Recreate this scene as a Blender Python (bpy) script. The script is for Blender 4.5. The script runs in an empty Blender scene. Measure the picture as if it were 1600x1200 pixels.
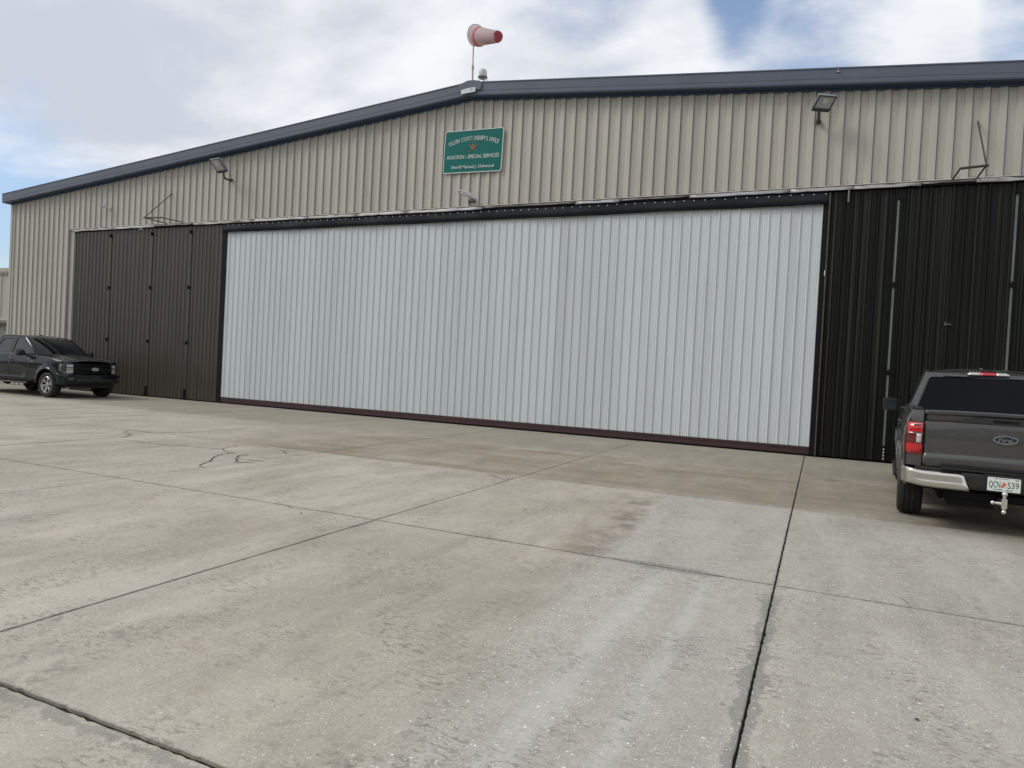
import bpy, bmesh, math, random
import numpy as np
from mathutils import Vector, Matrix
from mathutils.geometry import tessellate_polygon

random.seed(7)
rng = np.random.default_rng(7)
S = bpy.context.scene
COL = S.collection
R = math.radians

# ------------------------------------------------------------------ camera
cam_data = bpy.data.cameras.new('camera')
cam = bpy.data.objects.new('camera', cam_data)
COL.objects.link(cam)
cam_data.sensor_width = 36.0
cam_data.lens = 1075.64 / 1600 * 36.0
cam_data.clip_start = 0.05
cam_data.clip_end = 3000
_r = Vector((0.91110782, 0.40885148, 0.05218251))
_u = Vector((-0.05518272, -0.00446391, 0.99846629))
_f = Vector((-0.40845736, 0.91259002, -0.01849443))
M = Matrix(((_r.x, _u.x, -_f.x, 0.0),
            (_r.y, _u.y, -_f.y, -17.289),
            (_r.z, _u.z, -_f.z, 1.6),
            (0, 0, 0, 1)))
cam.matrix_world = M
S.camera = cam

# ------------------------------------------------------------------ view
S.render.engine = 'CYCLES'
S.view_settings.view_transform = 'Standard'
S.view_settings.look = 'None'
S.view_settings.gamma = 1.0
S.view_settings.use_curve_mapping = False
S.view_settings.exposure = 0.10

SUN_AZ = R(238)      # compass style, from +Y clockwise
SUN_EL = R(43)


# ------------------------------------------------------------------ node helper
class NT:
    def __init__(self, tree):
        self.t = tree
        self.n = tree.nodes
        self.l = tree.links

    def new(self, typ, **kw):
        nd = self.n.new(typ)
        for k, v in kw.items():
            setattr(nd, k, v)
        return nd

    def put(self, sock, v):
        if v is None:
            return
        if isinstance(v, bpy.types.NodeSocket):
            self.l.new(v, sock)
        else:
            if sock.type == 'RGBA' and not hasattr(v, '__len__'):
                v = (v, v, v, 1)
            if sock.type == 'RGBA' and len(v) == 3:
                v = (*v, 1)
            sock.default_value = v

    def math(self, op, a, b=None, c=None, clamp=False):
        nd = self.new('ShaderNodeMath', operation=op)
        nd.use_clamp = clamp
        for i, v in enumerate((a, b, c)):
            if v is not None:
                self.put(nd.inputs[i], v)
        return nd.outputs[0]

    def vmath(self, op, a, b=None):
        nd = self.new('ShaderNodeVectorMath', operation=op)
        self.put(nd.inputs[0], a)
        if b is not None:
            self.put(nd.inputs[1], b)
        return nd.outputs['Value'] if op in ('DOT_PRODUCT', 'LENGTH') else nd.outputs[0]

    def mix(self, f, a, b, blend='MIX'):
        nd = self.new('ShaderNodeMix', data_type='RGBA')
        nd.blend_type = blend
        self.put(nd.inputs[0], f)
        self.put(nd.inputs[6], a)
        self.put(nd.inputs[7], b)
        return nd.outputs[2]

    def noise(self, vec, scale, detail=3, rough=.55, dist=0.0):
        nd = self.new('ShaderNodeTexNoise')
        self.put(nd.inputs['Vector'], vec)
        self.put(nd.inputs['Scale'], scale)
        self.put(nd.inputs['Detail'], detail)
        self.put(nd.inputs['Roughness'], rough)
        self.put(nd.inputs['Distortion'], dist)
        return nd.outputs['Fac']

    def scale(self, vec, s):
        nd = self.new('ShaderNodeMapping')
        self.put(nd.inputs['Vector'], vec)
        nd.inputs['Scale'].default_value = s
        return nd.outputs[0]

    def ss(self, x, lo, hi):       # smoothstep 0..1 between lo and hi
        nd = self.new('ShaderNodeMapRange', interpolation_type='SMOOTHSTEP')
        self.put(nd.inputs[0], x)
        self.put(nd.inputs[1], lo)
        self.put(nd.inputs[2], hi)
        return nd.outputs[0]

    def lin(self, x, lo, hi, a, b):
        nd = self.new('ShaderNodeMapRange')
        self.put(nd.inputs[0], x)
        for i, v in zip((1, 2, 3, 4), (lo, hi, a, b)):
            nd.inputs[i].default_value = v
        return nd.outputs[0]


# ------------------------------------------------------------------ world
def make_world():
    w = bpy.data.worlds.new('World')
    S.world = w
    w.use_nodes = True
    t = NT(w.node_tree)
    t.n.clear()
    out = t.new('ShaderNodeOutputWorld')
    bg = t.new('ShaderNodeBackground')
    bg.inputs['Strength'].default_value = 0.1
    t.l.new(bg.outputs[0], out.inputs[0])
    sky = t.new('ShaderNodeTexSky', sky_type='NISHITA')
    sky.sun_disc = False
    sky.sun_elevation = SUN_EL
    sky.sun_rotation = SUN_AZ
    sky.air_density = 1.0
    sky.dust_density = 0.6
    sky.ozone_density = 1.6
    tc = t.new('ShaderNodeTexCoord')
    d = t.vmath('NORMALIZE', tc.outputs['Generated'])
    sep = t.new('ShaderNodeSeparateXYZ')
    t.l.new(d, sep.inputs[0])
    z = t.math('MAXIMUM', sep.outputs[2], 0.0)
    den = t.math('ADD', z, 0.22)
    com = t.new('ShaderNodeCombineXYZ')
    t.put(com.inputs[0], t.math('DIVIDE', sep.outputs[0], den))
    t.put(com.inputs[1], t.math('DIVIDE', sep.outputs[1], den))
    p = com.outputs[0]
    # cover noise, drawn out along the wind
    mp = t.new('ShaderNodeMapping')
    t.put(mp.inputs['Vector'], p)
    mp.inputs['Rotation'].default_value = (0, 0, R(-35))
    mp.inputs['Scale'].default_value = (1.0, 1.7, 1)
    pw = mp.outputs[0]
    n1 = t.noise(pw, 1.5, 6, .55, .2)
    n2 = t.noise(t.scale(p, (1.0, 1.3, 1)), 5.0, 8, .62, .3)

    def blob(vec, inner, outer):
        dt = t.vmath('DOT_PRODUCT', d, vec)
        return t.ss(dt, math.cos(R(outer)), math.cos(R(inner)))
    cover = t.math('ADD', t.math('MULTIPLY', n1, 0.9), t.math('MULTIPLY', n2, 0.62))
    cover = t.math('ADD', cover, 0.40)
    for vec, i, o, amt in (((-.88, .46, .08), 2, 17, .74),
                           ((-.271, .838, .50), 0, 8, .38),
                           ((-.03, .89, .465), 0, 6, .42),
                           ((-.16, .87, .50), 0, 8, .08),
                           ((.21, .89, .41), 0, 4, .44)):
        cover = t.math('SUBTRACT', cover, t.math('MULTIPLY', blob(vec, i, o), amt))
    for vec, i, o, amt in (((-.55, .72, .35), 4, 24, .40),
                           ((-.198, .898, .392), 0, 7, .22),
                           ((.09, .91, .404), 0, 6, .16)):
        cover = t.math('ADD', cover, t.math('MULTIPLY', blob(vec, i, o), amt))
    mask = t.ss(cover, 0.42, 1.02)
    # shading of the cloud sheet: bright thin parts and grey bellies
    n3 = t.noise(t.scale(p, (1.0, 1.15, 1)), 2.2, 8, .58, .25)
    mp2 = t.new('ShaderNodeMapping')
    t.put(mp2.inputs['Vector'], p)
    mp2.inputs['Location'].default_value = (3.1, 1.7, 0)
    mp2.inputs['Rotation'].default_value = (0, 0, R(-25))
    mp2.inputs['Scale'].default_value = (1.0, 2.1, 1)
    n4 = t.noise(mp2.outputs[0], 1.6, 5, .5, .4)
    sh = t.math('ADD', t.math('MULTIPLY', n3, .5), t.math('MULTIPLY', n4, .5))
    for vec, i, o, amt in (((-.82, .49, .29), 0, 9, .09),
                           ((-.75, .54, .40), 0, 9, .09),
                           ((-.43, .82, .42), 0, 9, .05)):
        sh = t.math('SUBTRACT', sh, t.math('MULTIPLY', blob(vec, i, o), amt))
    for vec, i, o, amt in (((-.63, .67, .36), 0, 11, .13), ((-.198, .898, .392), 0, 7, .08)):
        sh = t.math('ADD', sh, t.math('MULTIPLY', blob(vec, i, o), amt))
    sh = t.ss(sh, .33, .60)
    cc = t.mix(sh, (5.7, 6.1, 6.9), (8.8, 9.0, 9.2))
    low = t.mix(0.0, sky.outputs[0], sky.outputs[0])
    gain = t.mix(t.ss(z, .06, .38), (1.05, 1.08, 1.16), (2.0, 1.80, 1.66))
    skc = t.mix(1.0, low, gain, 'MULTIPLY')
    col = t.mix(mask, skc, cc)
    t.l.new(col, bg.inputs['Color'])


make_world()

sun_d = bpy.data.lights.new('sun', 'SUN')
sun_d.energy = 1.5
sun_d.angle = R(20)
sun_d.color = (1.0, .965, .90)
sun = bpy.data.objects.new('sun', sun_d)
COL.objects.link(sun)
_sd = Vector((math.sin(SUN_AZ) * math.cos(SUN_EL), math.cos(SUN_AZ) * math.cos(SUN_EL), math.sin(SUN_EL)))
sun.rotation_euler = _sd.to_track_quat('Z', 'Y').to_euler()
sun.location = (0, 0, 40)


# ------------------------------------------------------------------ materials
def mat(name, col, rough=.5, metal=0.0, var=.0, vscale=3.0, vstretch=(1, 1, 1), bump=0.0, bscale=40.0,
        coat=0.0, spec=.5, dirt=None, rvar=0.0, trans=0.0, emit=None):
    m = bpy.data.materials.new(name)
    m.use_nodes = True
    t = NT(m.node_tree)
    b = t.n['Principled BSDF']
    b.inputs['Roughness'].default_value = rough
    b.inputs['Metallic'].default_value = metal
    b.inputs['Specular IOR Level'].default_value = spec
    b.inputs['Coat Weight'].default_value = coat
    b.inputs['Coat Roughness'].default_value = .04
    g = t.new('ShaderNodeNewGeometry')
    pos = g.outputs['Position']
    c = (*col, 1)
    if var or rvar:
        n = t.noise(t.scale(pos, vstretch), vscale, 5, .6)
        if var:
            k = t.lin(n, .25, .75, 1 - var, 1 + var)
            c = t.mix(1.0, c, t.mix(0.0, k, k), 'MULTIPLY') if False else t.mulc(c, k)
        if rvar:
            t.put(b.inputs['Roughness'], t.lin(n, .3, .7, max(.02, rough - rvar), rough + rvar))
    if dirt:
        dcol, amt, dsc, dst = dirt
        n = t.noise(t.scale(pos, dst), dsc, 6, .65)
        f = t.math('MULTIPLY', t.ss(n, .48, .75), amt)
        c = t.mix(f, c, (*dcol, 1))
    if name.endswith('door_paint') or name == 'beige_paint':
        oi = t.new('ShaderNodeObjectInfo')
        c = t.mulc(c, t.lin(oi.outputs['Random'], 0, 1, .965, 1.035))
    t.put(b.inputs['Base Color'], c)
    if bump:
        n = t.noise(pos, bscale, 3, .6)
        bp = t.new('ShaderNodeBump')
        bp.inputs['Strength'].default_value = bump
        bp.inputs['Distance'].default_value = .01
        t.l.new(n, bp.inputs['Height'])
        t.l.new(bp.outputs[0], b.inputs['Normal'])
    return m


def _mulc(self, c, k):
    nd = self.new('ShaderNodeVectorMath', operation='SCALE')
    if isinstance(c, bpy.types.NodeSocket):
        self.l.new(c, nd.inputs[0])
    else:
        nd.inputs[0].default_value = c[:3]
    self.put(nd.inputs['Scale'], k)
    return nd.outputs[0]


NT.mulc = _mulc


def concrete_mat():
    m = bpy.data.materials.new('worn_concrete')
    m.use_nodes = True
    t = NT(m.node_tree)
    b = t.n['Principled BSDF']
    g = t.new('ShaderNodeNewGeometry')
    pos = g.outputs['Position']
    sx = t.new('ShaderNodeSeparateXYZ')
    t.l.new(pos, sx.inputs[0])
    X, Y = sx.outputs[0], sx.outputs[1]
    oi = t.new('ShaderNodeObjectInfo')
    # broad mottling, streaks drawn out along the taxi direction
    nA = t.noise(pos, .45, 5, .6, .6)
    nB = t.noise(t.scale(pos, (1.6, .28, 1)), 1.5, 6, .65, .4)
    nC = t.noise(pos, 9, 5, .7)
    nD = t.noise(pos, 55, 3, .75)
    nE = t.noise(pos, 260, 2, .7)
    base = t.mix(t.ss(nA, .3, .7), (.352, .325, .268), (.432, .404, .346))
    base = t.mulc(base, t.lin(nB, .25, .75, .80, 1.15))
    base = t.mulc(base, t.lin(nC, .25, .75, .90, 1.10))
    base = t.mulc(base, t.lin(nD, .25, .75, .76, 1.20))
    base = t.mulc(base, t.lin(nE, .25, .75, .80, 1.18))
    base = t.mulc(base, t.lin(oi.outputs['Random'], 0, 1, .96, 1.04))
    wob = t.lin(t.noise(pos, 1.2, 4, .6), .2, .8, -.55, .55)
    wobf = t.lin(t.noise(pos, 14, 3, .6), .2, .8, -.08, .08)
    # pale scoured lane right of x=-1.85 with its bounded left edge
    edge = t.math('ADD', t.math('ADD', X, t.math('MULTIPLY', t.math('ADD', Y, 8.0), .058)), 1.86)
    edge = t.math('ADD', edge, t.math('MULTIPLY', wob, .22))
    edge = t.math('ADD', edge, wobf)
    ln = t.math('MULTIPLY', t.ss(edge, -.22, .20), t.math('SUBTRACT', 1.0, t.ss(t.math('ADD', X, wobf), 1.2, 3.2)))
    inrow = t.math('SUBTRACT', 1.0, t.ss(t.math('ADD', Y, t.math('MULTIPLY', wobf, .4)), -7.72, -7.60))
    lane = t.math('MULTIPLY', ln, inrow)
    lane2 = t.math('MULTIPLY', lane, t.math('SUBTRACT', 1.0, t.math('MULTIPLY', t.ss(X, -.35, -.2), .55)))
    pale = t.mix(t.ss(nC, .3, .7), (.352, .340, .304), (.420, .408, .370))
    pale = t.mulc(pale, t.lin(nD, .25, .75, .78, 1.18))
    pale = t.mulc(pale, t.lin(nE, .25, .75, .80, 1.18))
    pale = t.mulc(pale, t.lin(nB, .25, .75, .90, 1.08))
    base = t.mix(t.math('MULTIPLY', lane2, .78), base, pale)
    # two brighter wheel tracks
    for xc, wd in ((-1.13, .085), (-.74, .055)):
        dx = t.math('ABSOLUTE', t.math('SUBTRACT', t.math('ADD', X, t.math('MULTIPLY', wobf, .45)), xc))
        f = t.math('SUBTRACT', 1.0, t.ss(dx, wd * .25, wd * 1.6))
        f = t.math('MULTIPLY', t.math('MULTIPLY', f, t.ss(Y, -11.2, -12.2)), t.lin(nC, .3, .7, .32, .65))
        base = t.mix(f, base, (.475, .470, .445))
    # rust brown staining in the bay in front of the doors
    bay = t.math('MULTIPLY', t.ss(Y, -7.66, -7.58), t.math('SUBTRACT', 1.0, t.ss(t.math('ADD', Y, t.math('MULTIPLY', wob, .8)), -4.4, -3.6)))
    bay = t.math('MULTIPLY', bay, t.ss(t.math('ADD', X, wob), -11.5, -8.0))
    bay = t.math('MULTIPLY', bay, t.lin(t.noise(t.scale(pos, (.5, 1.5, 1)), 1.1, 5, .6), .3, .65, .25, 1))
    base = t.mix(t.math('MULTIPLY', bay, .85), base, t.mulc((.215, .168, .122), t.lin(nC, .2, .8, .85, 1.15)))
    bay2 = t.ss(t.math('ADD', Y, t.math('MULTIPLY', wob, .5)), -4.2, -3.4)
    base = t.mix(t.math('MULTIPLY', bay2, .55), base, t.mulc((.215, .200, .155), t.lin(nC, .2, .8, .85, 1.15)))
    # brown smear along the left side of the pale lane
    sm = t.math('MULTIPLY', t.ss(edge, -.75, -.12), t.math('SUBTRACT', 1.0, t.ss(edge, -.08, .06)))
    sm = t.math('MULTIPLY', sm, t.math('MULTIPLY', t.ss(Y, -12.3, -11.0), t.math('SUBTRACT', 1.0, t.ss(Y, -8.4, -7.7))))
    sm = t.math('MULTIPLY', sm, t.ss(t.noise(pos, 2.1, 4, .6), .40, .60))
    base = t.mix(t.math('MULTIPLY', sm, .80), base, (.195, .150, .115))
    # grey lichen dirt on the near left slab
    li = t.math('MULTIPLY', t.ss(t.noise(t.scale(pos, (1, .6, 1)), 1.6, 6, .7), .50, .70), t.ss(nC, .42, .62))
    li = t.math('MULTIPLY', li, t.math('SUBTRACT', 1.0, t.math('MULTIPLY', lane, .7)))
    base = t.mix(t.math('MULTIPLY', li, .62), base, (.15, .140, .115))
    # faint pink iron marks
    pk = t.ss(t.noise(pos, 2.8, 3, .5), .66, .76)
    base = t.mix(t.math('MULTIPLY', pk, .35), base, (.36, .265, .225))
    # dirt worked into the joint edges
    wx = t.math('ABSOLUTE', t.math('WRAP', t.math('ADD', X, .245), 1.925, -1.925))
    jd = wx
    for yj in (-3.88, -7.625, -11.394, -15.30, -19.1):
        jd = t.math('MINIMUM', jd, t.math('ABSOLUTE', t.math('SUBTRACT', Y, yj)))
    jn = t.lin(t.noise(pos, 3.5, 4, .7), .3, .7, .002, .020)
    jf = t.math('SUBTRACT', 1.0, t.ss(t.math('SUBTRACT', jd, jn), -.012, .018))
    base = t.mix(t.math('MULTIPLY', jf, .50), base, (.115, .102, .082))
    # gritty dark pock marks in worn clusters
    pk2 = t.math('MULTIPLY', t.ss(t.noise(t.scale(pos, (.7, 1.7, 1)), 20, 5, .78, .8), .50, .60), t.ss(t.noise(t.scale(pos, (1.5, .6, 1)), 1.5, 6, .7), .42, .62))
    base = t.mix(t.math('MULTIPLY', pk2, .62), base, (.13, .117, .095))
    # faint curved rubber marks
    rr = t.vmath('LENGTH', t.vmath('SUBTRACT', pos, (6.5, -19.0, 0)))
    for rad, amt in ((9.3, .10), (10.9, .13), (12.6, .07)):
        tf = t.math('SUBTRACT', 1.0, t.ss(t.math('ABSOLUTE', t.math('SUBTRACT', t.math('ADD', rr, t.math('MULTIPLY', wob, .15)), rad)), .05, .16))
        tf = t.math('MULTIPLY', tf, t.ss(nC, .35, .65))
        base = t.mix(t.math('MULTIPLY', tf, amt), base, (.10, .095, .085))
    # darker damp strip along two joints
    dj = t.math('ABSOLUTE', t.math('ADD', X, .245))
    wn = t.lin(t.noise(t.scale(pos, (.2, 1, 1)), 2.6, 5, .7), .3, .7, .0, .115)
    f = t.math('MULTIPLY', t.math('SUBTRACT', 1.0, t.ss(t.math('SUBTRACT', dj, wn), -.012, .008)),
               t.ss(Y, -11.4, -12.0))
    dj2 = t.math('ABSOLUTE', t.math('ADD', Y, 11.394))
    wn2 = t.math('MULTIPLY', t.ss(X, -1.9, -1.2), t.math('SUBTRACT', 1.0, t.ss(X, -.9, -.5)))
    f2 = t.math('SUBTRACT', 1.0, t.ss(t.math('SUBTRACT', dj2, t.math('MULTIPLY', wn2, .10)), -.02, .01))
    f2 = t.math('MULTIPLY', f2, wn2)
    dj3 = t.math('ABSOLUTE', t.math('ADD', Y, 15.36))
    wn3 = t.lin(t.noise(pos, 5, 4, .7), .35, .7, -.02, .09)
    f3 = t.math('MULTIPLY', t.math('SUBTRACT', 1.0, t.ss(t.math('SUBTRACT', dj3, wn3), -.02, .01)), .8)
    fj = t.math('MAXIMUM', t.math('MAXIMUM', f, f2), f3)
    base = t.mix(t.math('MULTIPLY', fj, .55), base, (.17, .165, .155))
    # broken shell aggregate: small pale and dark chips, denser where the surface is worn
    vo = t.new('ShaderNodeTexVoronoi')
    t.put(vo.inputs['Vector'], t.scale(pos, (1, 1, 1)))
    vo.inputs['Scale'].default_value = 72
    sc = t.new('ShaderNodeSeparateColor')
    t.l.new(vo.outputs['Color'], sc.inputs[0])
    dens = t.math('ADD', t.math('MULTIPLY', lane, .34), t.lin(t.noise(pos, 1.7, 4, .6), .35, .7, .03, .30))
    dens = t.math('MULTIPLY', dens, t.math('SUBTRACT', 1.0, t.math('MULTIPLY', t.ss(Y, -9.0, -5.0), .6)))
    on = t.math('GREATER_THAN', dens, sc.outputs[0])
    rad = t.lin(sc.outputs[1], 0, 1, .10, .36)
    dot = t.math('MULTIPLY', on, t.math('LESS_THAN', vo.outputs['Distance'], rad))
    base = t.mix(t.math('MULTIPLY', dot, t.lin(sc.outputs[2], 0, 1, .25, .95)), base, (.62, .61, .57))
    vo3 = t.new('ShaderNodeTexVoronoi')
    t.put(vo3.inputs['Vector'], t.scale(pos, (1, 1.5, 1)))
    vo3.inputs['Scale'].default_value = 38
    sc3 = t.new('ShaderNodeSeparateColor')
    t.l.new(vo3.outputs['Color'], sc3.inputs[0])
    rim = t.math('MULTIPLY', t.ss(edge, -.30, .0), t.math('SUBTRACT', 1.0, t.ss(edge, .10, .55)))
    den3 = t.math('ADD', t.math('MULTIPLY', lane, .10), t.math('MULTIPLY', t.math('MULTIPLY', rim, inrow), .22))
    den3 = t.math('MULTIPLY', den3, t.lin(t.noise(pos, 3.0, 3, .6), .35, .65, .1, 1.5))
    on3 = t.math('GREATER_THAN', den3, sc3.outputs[0])
    dot3 = t.math('MULTIPLY', on3, t.math('LESS_THAN', vo3.outputs['Distance'], t.lin(sc3.outputs[1], 0, 1, .12, .34)))
    base = t.mix(t.math('MULTIPLY', dot3, t.lin(sc3.outputs[2], 0, 1, .5, 1.0)), base, (.74, .73, .69))
    vo2 = t.new('ShaderNodeTexVoronoi')
    t.put(vo2.inputs['Vector'], pos)
    vo2.inputs['Scale'].default_value = 23
    sc2 = t.new('ShaderNodeSeparateColor')
    t.l.new(vo2.outputs['Color'], sc2.inputs[0])
    on2 = t.math('GREATER_THAN', .055, sc2.outputs[0])
    dot2 = t.math('MULTIPLY', on2, t.math('LESS_THAN', vo2.outputs['Distance'], t.lin(sc2.outputs[1], 0, 1, .06, .22)))
    base = t.mix(t.math('MULTIPLY', dot2, .6), base, (.12, .11, .09))
    t.put(b.inputs['Base Color'], base)
    b.inputs['Roughness'].default_value = .86
    b.inputs['Specular IOR Level'].default_value = .25
    h = t.math('ADD', t.math('MULTIPLY', nD, .6), t.math('MULTIPLY', nE, .4))
    h = t.math('ADD', h, t.math('MULTIPLY', dot, .15))
    bp = t.new('ShaderNodeBump')
    bp.inputs['Strength'].default_value = .35
    bp.inputs['Distance'].default_value = .006
    t.l.new(h, bp.inputs['Height'])
    t.l.new(bp.outputs[0], b.inputs['Normal'])
    return m


MT = {}
MT['concrete'] = concrete_mat()
MT['joint'] = mat('joint_dirt', (.018, .016, .013), .95, var=.4, vscale=20)
MT['crack'] = mat('crack_dark', (.045, .038, .030), .95, var=.4, vscale=30)
MT['grass'] = mat('dry_grass', (.075, .085, .035), .95, var=.4, vscale=.3)
MT['beige'] = mat('beige_paint', (.395, .376, .332), .50, var=.07, vscale=1.3, vstretch=(1, 1, .22), spec=.35,
                  dirt=((.26, .25, .22), .40, 1.1, (1.6, 1.6, .12)), bump=.04, bscale=3)
MT['white'] = mat('white_door_paint', (.56, .595, .605), .42, var=.035, vscale=2.0, vstretch=(1.5, 1, .1), spec=.4,
                  dirt=((.40, .42, .42), .40, 1.6, (2.2, 1, .10)), bump=.10, bscale=1.6)
MT['black'] = mat('black_door_paint', (.007, .0070, .0062), .40, var=.25, vscale=2.2, vstretch=(2, 1, .12), spec=.16,
                  dirt=((.060, .060, .048), .85, 1.4, (12, 1, .04)))
MT['blackglare'] = mat('glare_black_door_paint', (.056, .048, .039), .34, var=.25, vscale=2.2, vstretch=(2, 1, .12), spec=.5,
                        dirt=((.070, .058, .045), .5, 1.2, (3, 1, .15)))  # left leaves: black paint lightened, with glare and sheen put into its colour
MT['blackstrip'] = mat('weathered_hinge_strip', (.13, .145, .135), .38, .3, var=.3, vscale=3, vstretch=(1, 1, .4))
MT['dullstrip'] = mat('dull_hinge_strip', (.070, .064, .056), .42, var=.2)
MT['flatblack'] = mat('flat_black', (.008, .008, .009), .7, spec=.15)
MT['maroon'] = mat('maroon_rail_paint', (.045, .016, .018), .5, var=.25, vscale=4, vstretch=(.3, 1, 1))
MT['trim'] = mat('slate_glare_trim', (.082, .094, .132), .42, var=.12, vscale=1.0, spec=.5)  # blue of lens glare mixed into the trim's base colour
MT['soffit'] = mat('slate_glare_soffit', (.045, .072, .120), .45, var=.1)  # bluish glare and reflection tinted into the soffit's base colour
MT['roofmetal'] = mat('roof_metal', (.30, .28, .25), .5, var=.1)
MT['galv'] = mat('galvanised_flashing', (.36, .36, .36), .45, .35, var=.22, vscale=2.2, vstretch=(.5, 1, 3),
                 dirt=((.14, .13, .13), .7, 1.5, (.6, 1, 3)))
MT['galvdark'] = mat('tarnished_flashing', (.16, .15, .155), .5, .3, var=.3, vscale=3)
MT['galvpale'] = mat('pale_flashing', (.34, .335, .32), .5, .15, var=.2, vscale=5)
MT['seal'] = mat('navy_vinyl', (.009, .011, .017), .5, spec=.25, var=.2, vscale=2, bump=.25, bscale=3)
MT['stud'] = mat('aluminium_stud', (.75, .75, .75), .35, .5)
MT['steel'] = mat('rusty_dark_steel', (.07, .055, .048), .6, .3, var=.4, vscale=9)
MT['signgreen'] = mat('sign_green', (.004, .125, .108), .4, spec=.2, var=.05, vscale=2)
MT['signwhite'] = mat('sign_white', (.58, .62, .60), .45)
MT['starred'] = mat('star_red', (.19, .075, .045), .5)
MT['stargold'] = mat('star_gold', (.22, .17, .07), .5)
MT['fixture'] = mat('bronze_fixture', (.055, .060, .070), .45, .2, var=.15)
MT['fixturegrey'] = mat('grey_fixture', (.22, .23, .24), .45, .2)
MT['lens'] = mat('floodlight_glass', (.42, .44, .45), .12)
MT['led'] = mat('led_plate', (.62, .62, .58), .4)
MT['camwhite'] = mat('camera_housing', (.50, .52, .52), .4, var=.1, vscale=12)
MT['camblack'] = mat('camera_face', (.02, .02, .022), .2)
MT['sockred'] = mat('faded_red_nylon', (.62, .27, .28), .8, var=.1, vscale=4)
MT['sockwhite'] = mat('faded_pink_white_nylon', (.66, .59, .61), .8, var=.06, vscale=4)
MT['pole'] = mat('windsock_pole_paint', (.40, .30, .32), .5, var=.2, vscale=3)
MT['plate'] = mat('pale_plate', (.56, .62, .64), .4, var=.1, vscale=9)
MT['stone'] = mat('dark_pebble', (.045, .040, .034), .9, var=.3, vscale=60)
# vehicle materials
MT['navy'] = mat('midnight_blue_paint', (.0030, .0055, .0085), .35, .0, coat=.70, spec=.06, rvar=.03, vscale=1)
MT['grey'] = mat('carbon_grey_paint', (.080, .079, .076), .34, .70, coat=.7, rvar=.03, vscale=1)
MT['blackplastic'] = mat('black_plastic', (.014, .014, .015), .48, bump=.05, bscale=300)
MT['tyre'] = mat('tyre_rubber', (.014, .014, .014), .82, var=.3, vscale=14)
MT['chrome'] = mat('chrome', (.70, .69, .66), .14, 1.0, rvar=.05, vscale=6)
MT['bumperchrome'] = mat('dusty_chrome', (.62, .59, .54), .24, 1.0, rvar=.08, vscale=5)
MT['alloy'] = mat('machined_alloy', (.42, .42, .43), .26, .9)
MT['glass'] = mat('tinted_glass', (.003, .004, .006), .03, spec=.62)
MT['screenglass'] = mat('windscreen_glass', (.003, .005, .007), .05, spec=.30)
MT['privacyglass'] = mat('privacy_glass', (.002, .003, .005), .03, spec=.14)
MT['redlens'] = mat('red_lens', (.50, .006, .010), .12, coat=1.0)
MT['darkred'] = mat('dark_red_lens', (.11, .003, .005), .12, coat=1.0)
MT['clearlens'] = mat('clear_lens', (.50, .50, .48), .12, .2, coat=1.0)
MT['amber'] = mat('warm_lens', (.36, .31, .22), .15, coat=1.0)
MT['blackgloss'] = mat('black_gloss', (.006, .007, .009), .3, spec=.2)
MT['lampdark'] = mat('lamp_bezel', (.035, .037, .040), .18, coat=1.0)
MT['oval'] = mat('emblem_blue', (.008, .016, .042), .18, coat=1.0)
MT['platewhite'] = mat('licence_plate_white', (.62, .68, .64), .4)
MT['plategreen'] = mat('licence_plate_green', (.010, .055, .035), .5)
MT['plateorange'] = mat('licence_plate_orange', (.60, .13, .04), .5)
MT['mirrorglass'] = mat('mirror_glass', (.05, .06, .07), .05, .5)


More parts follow.
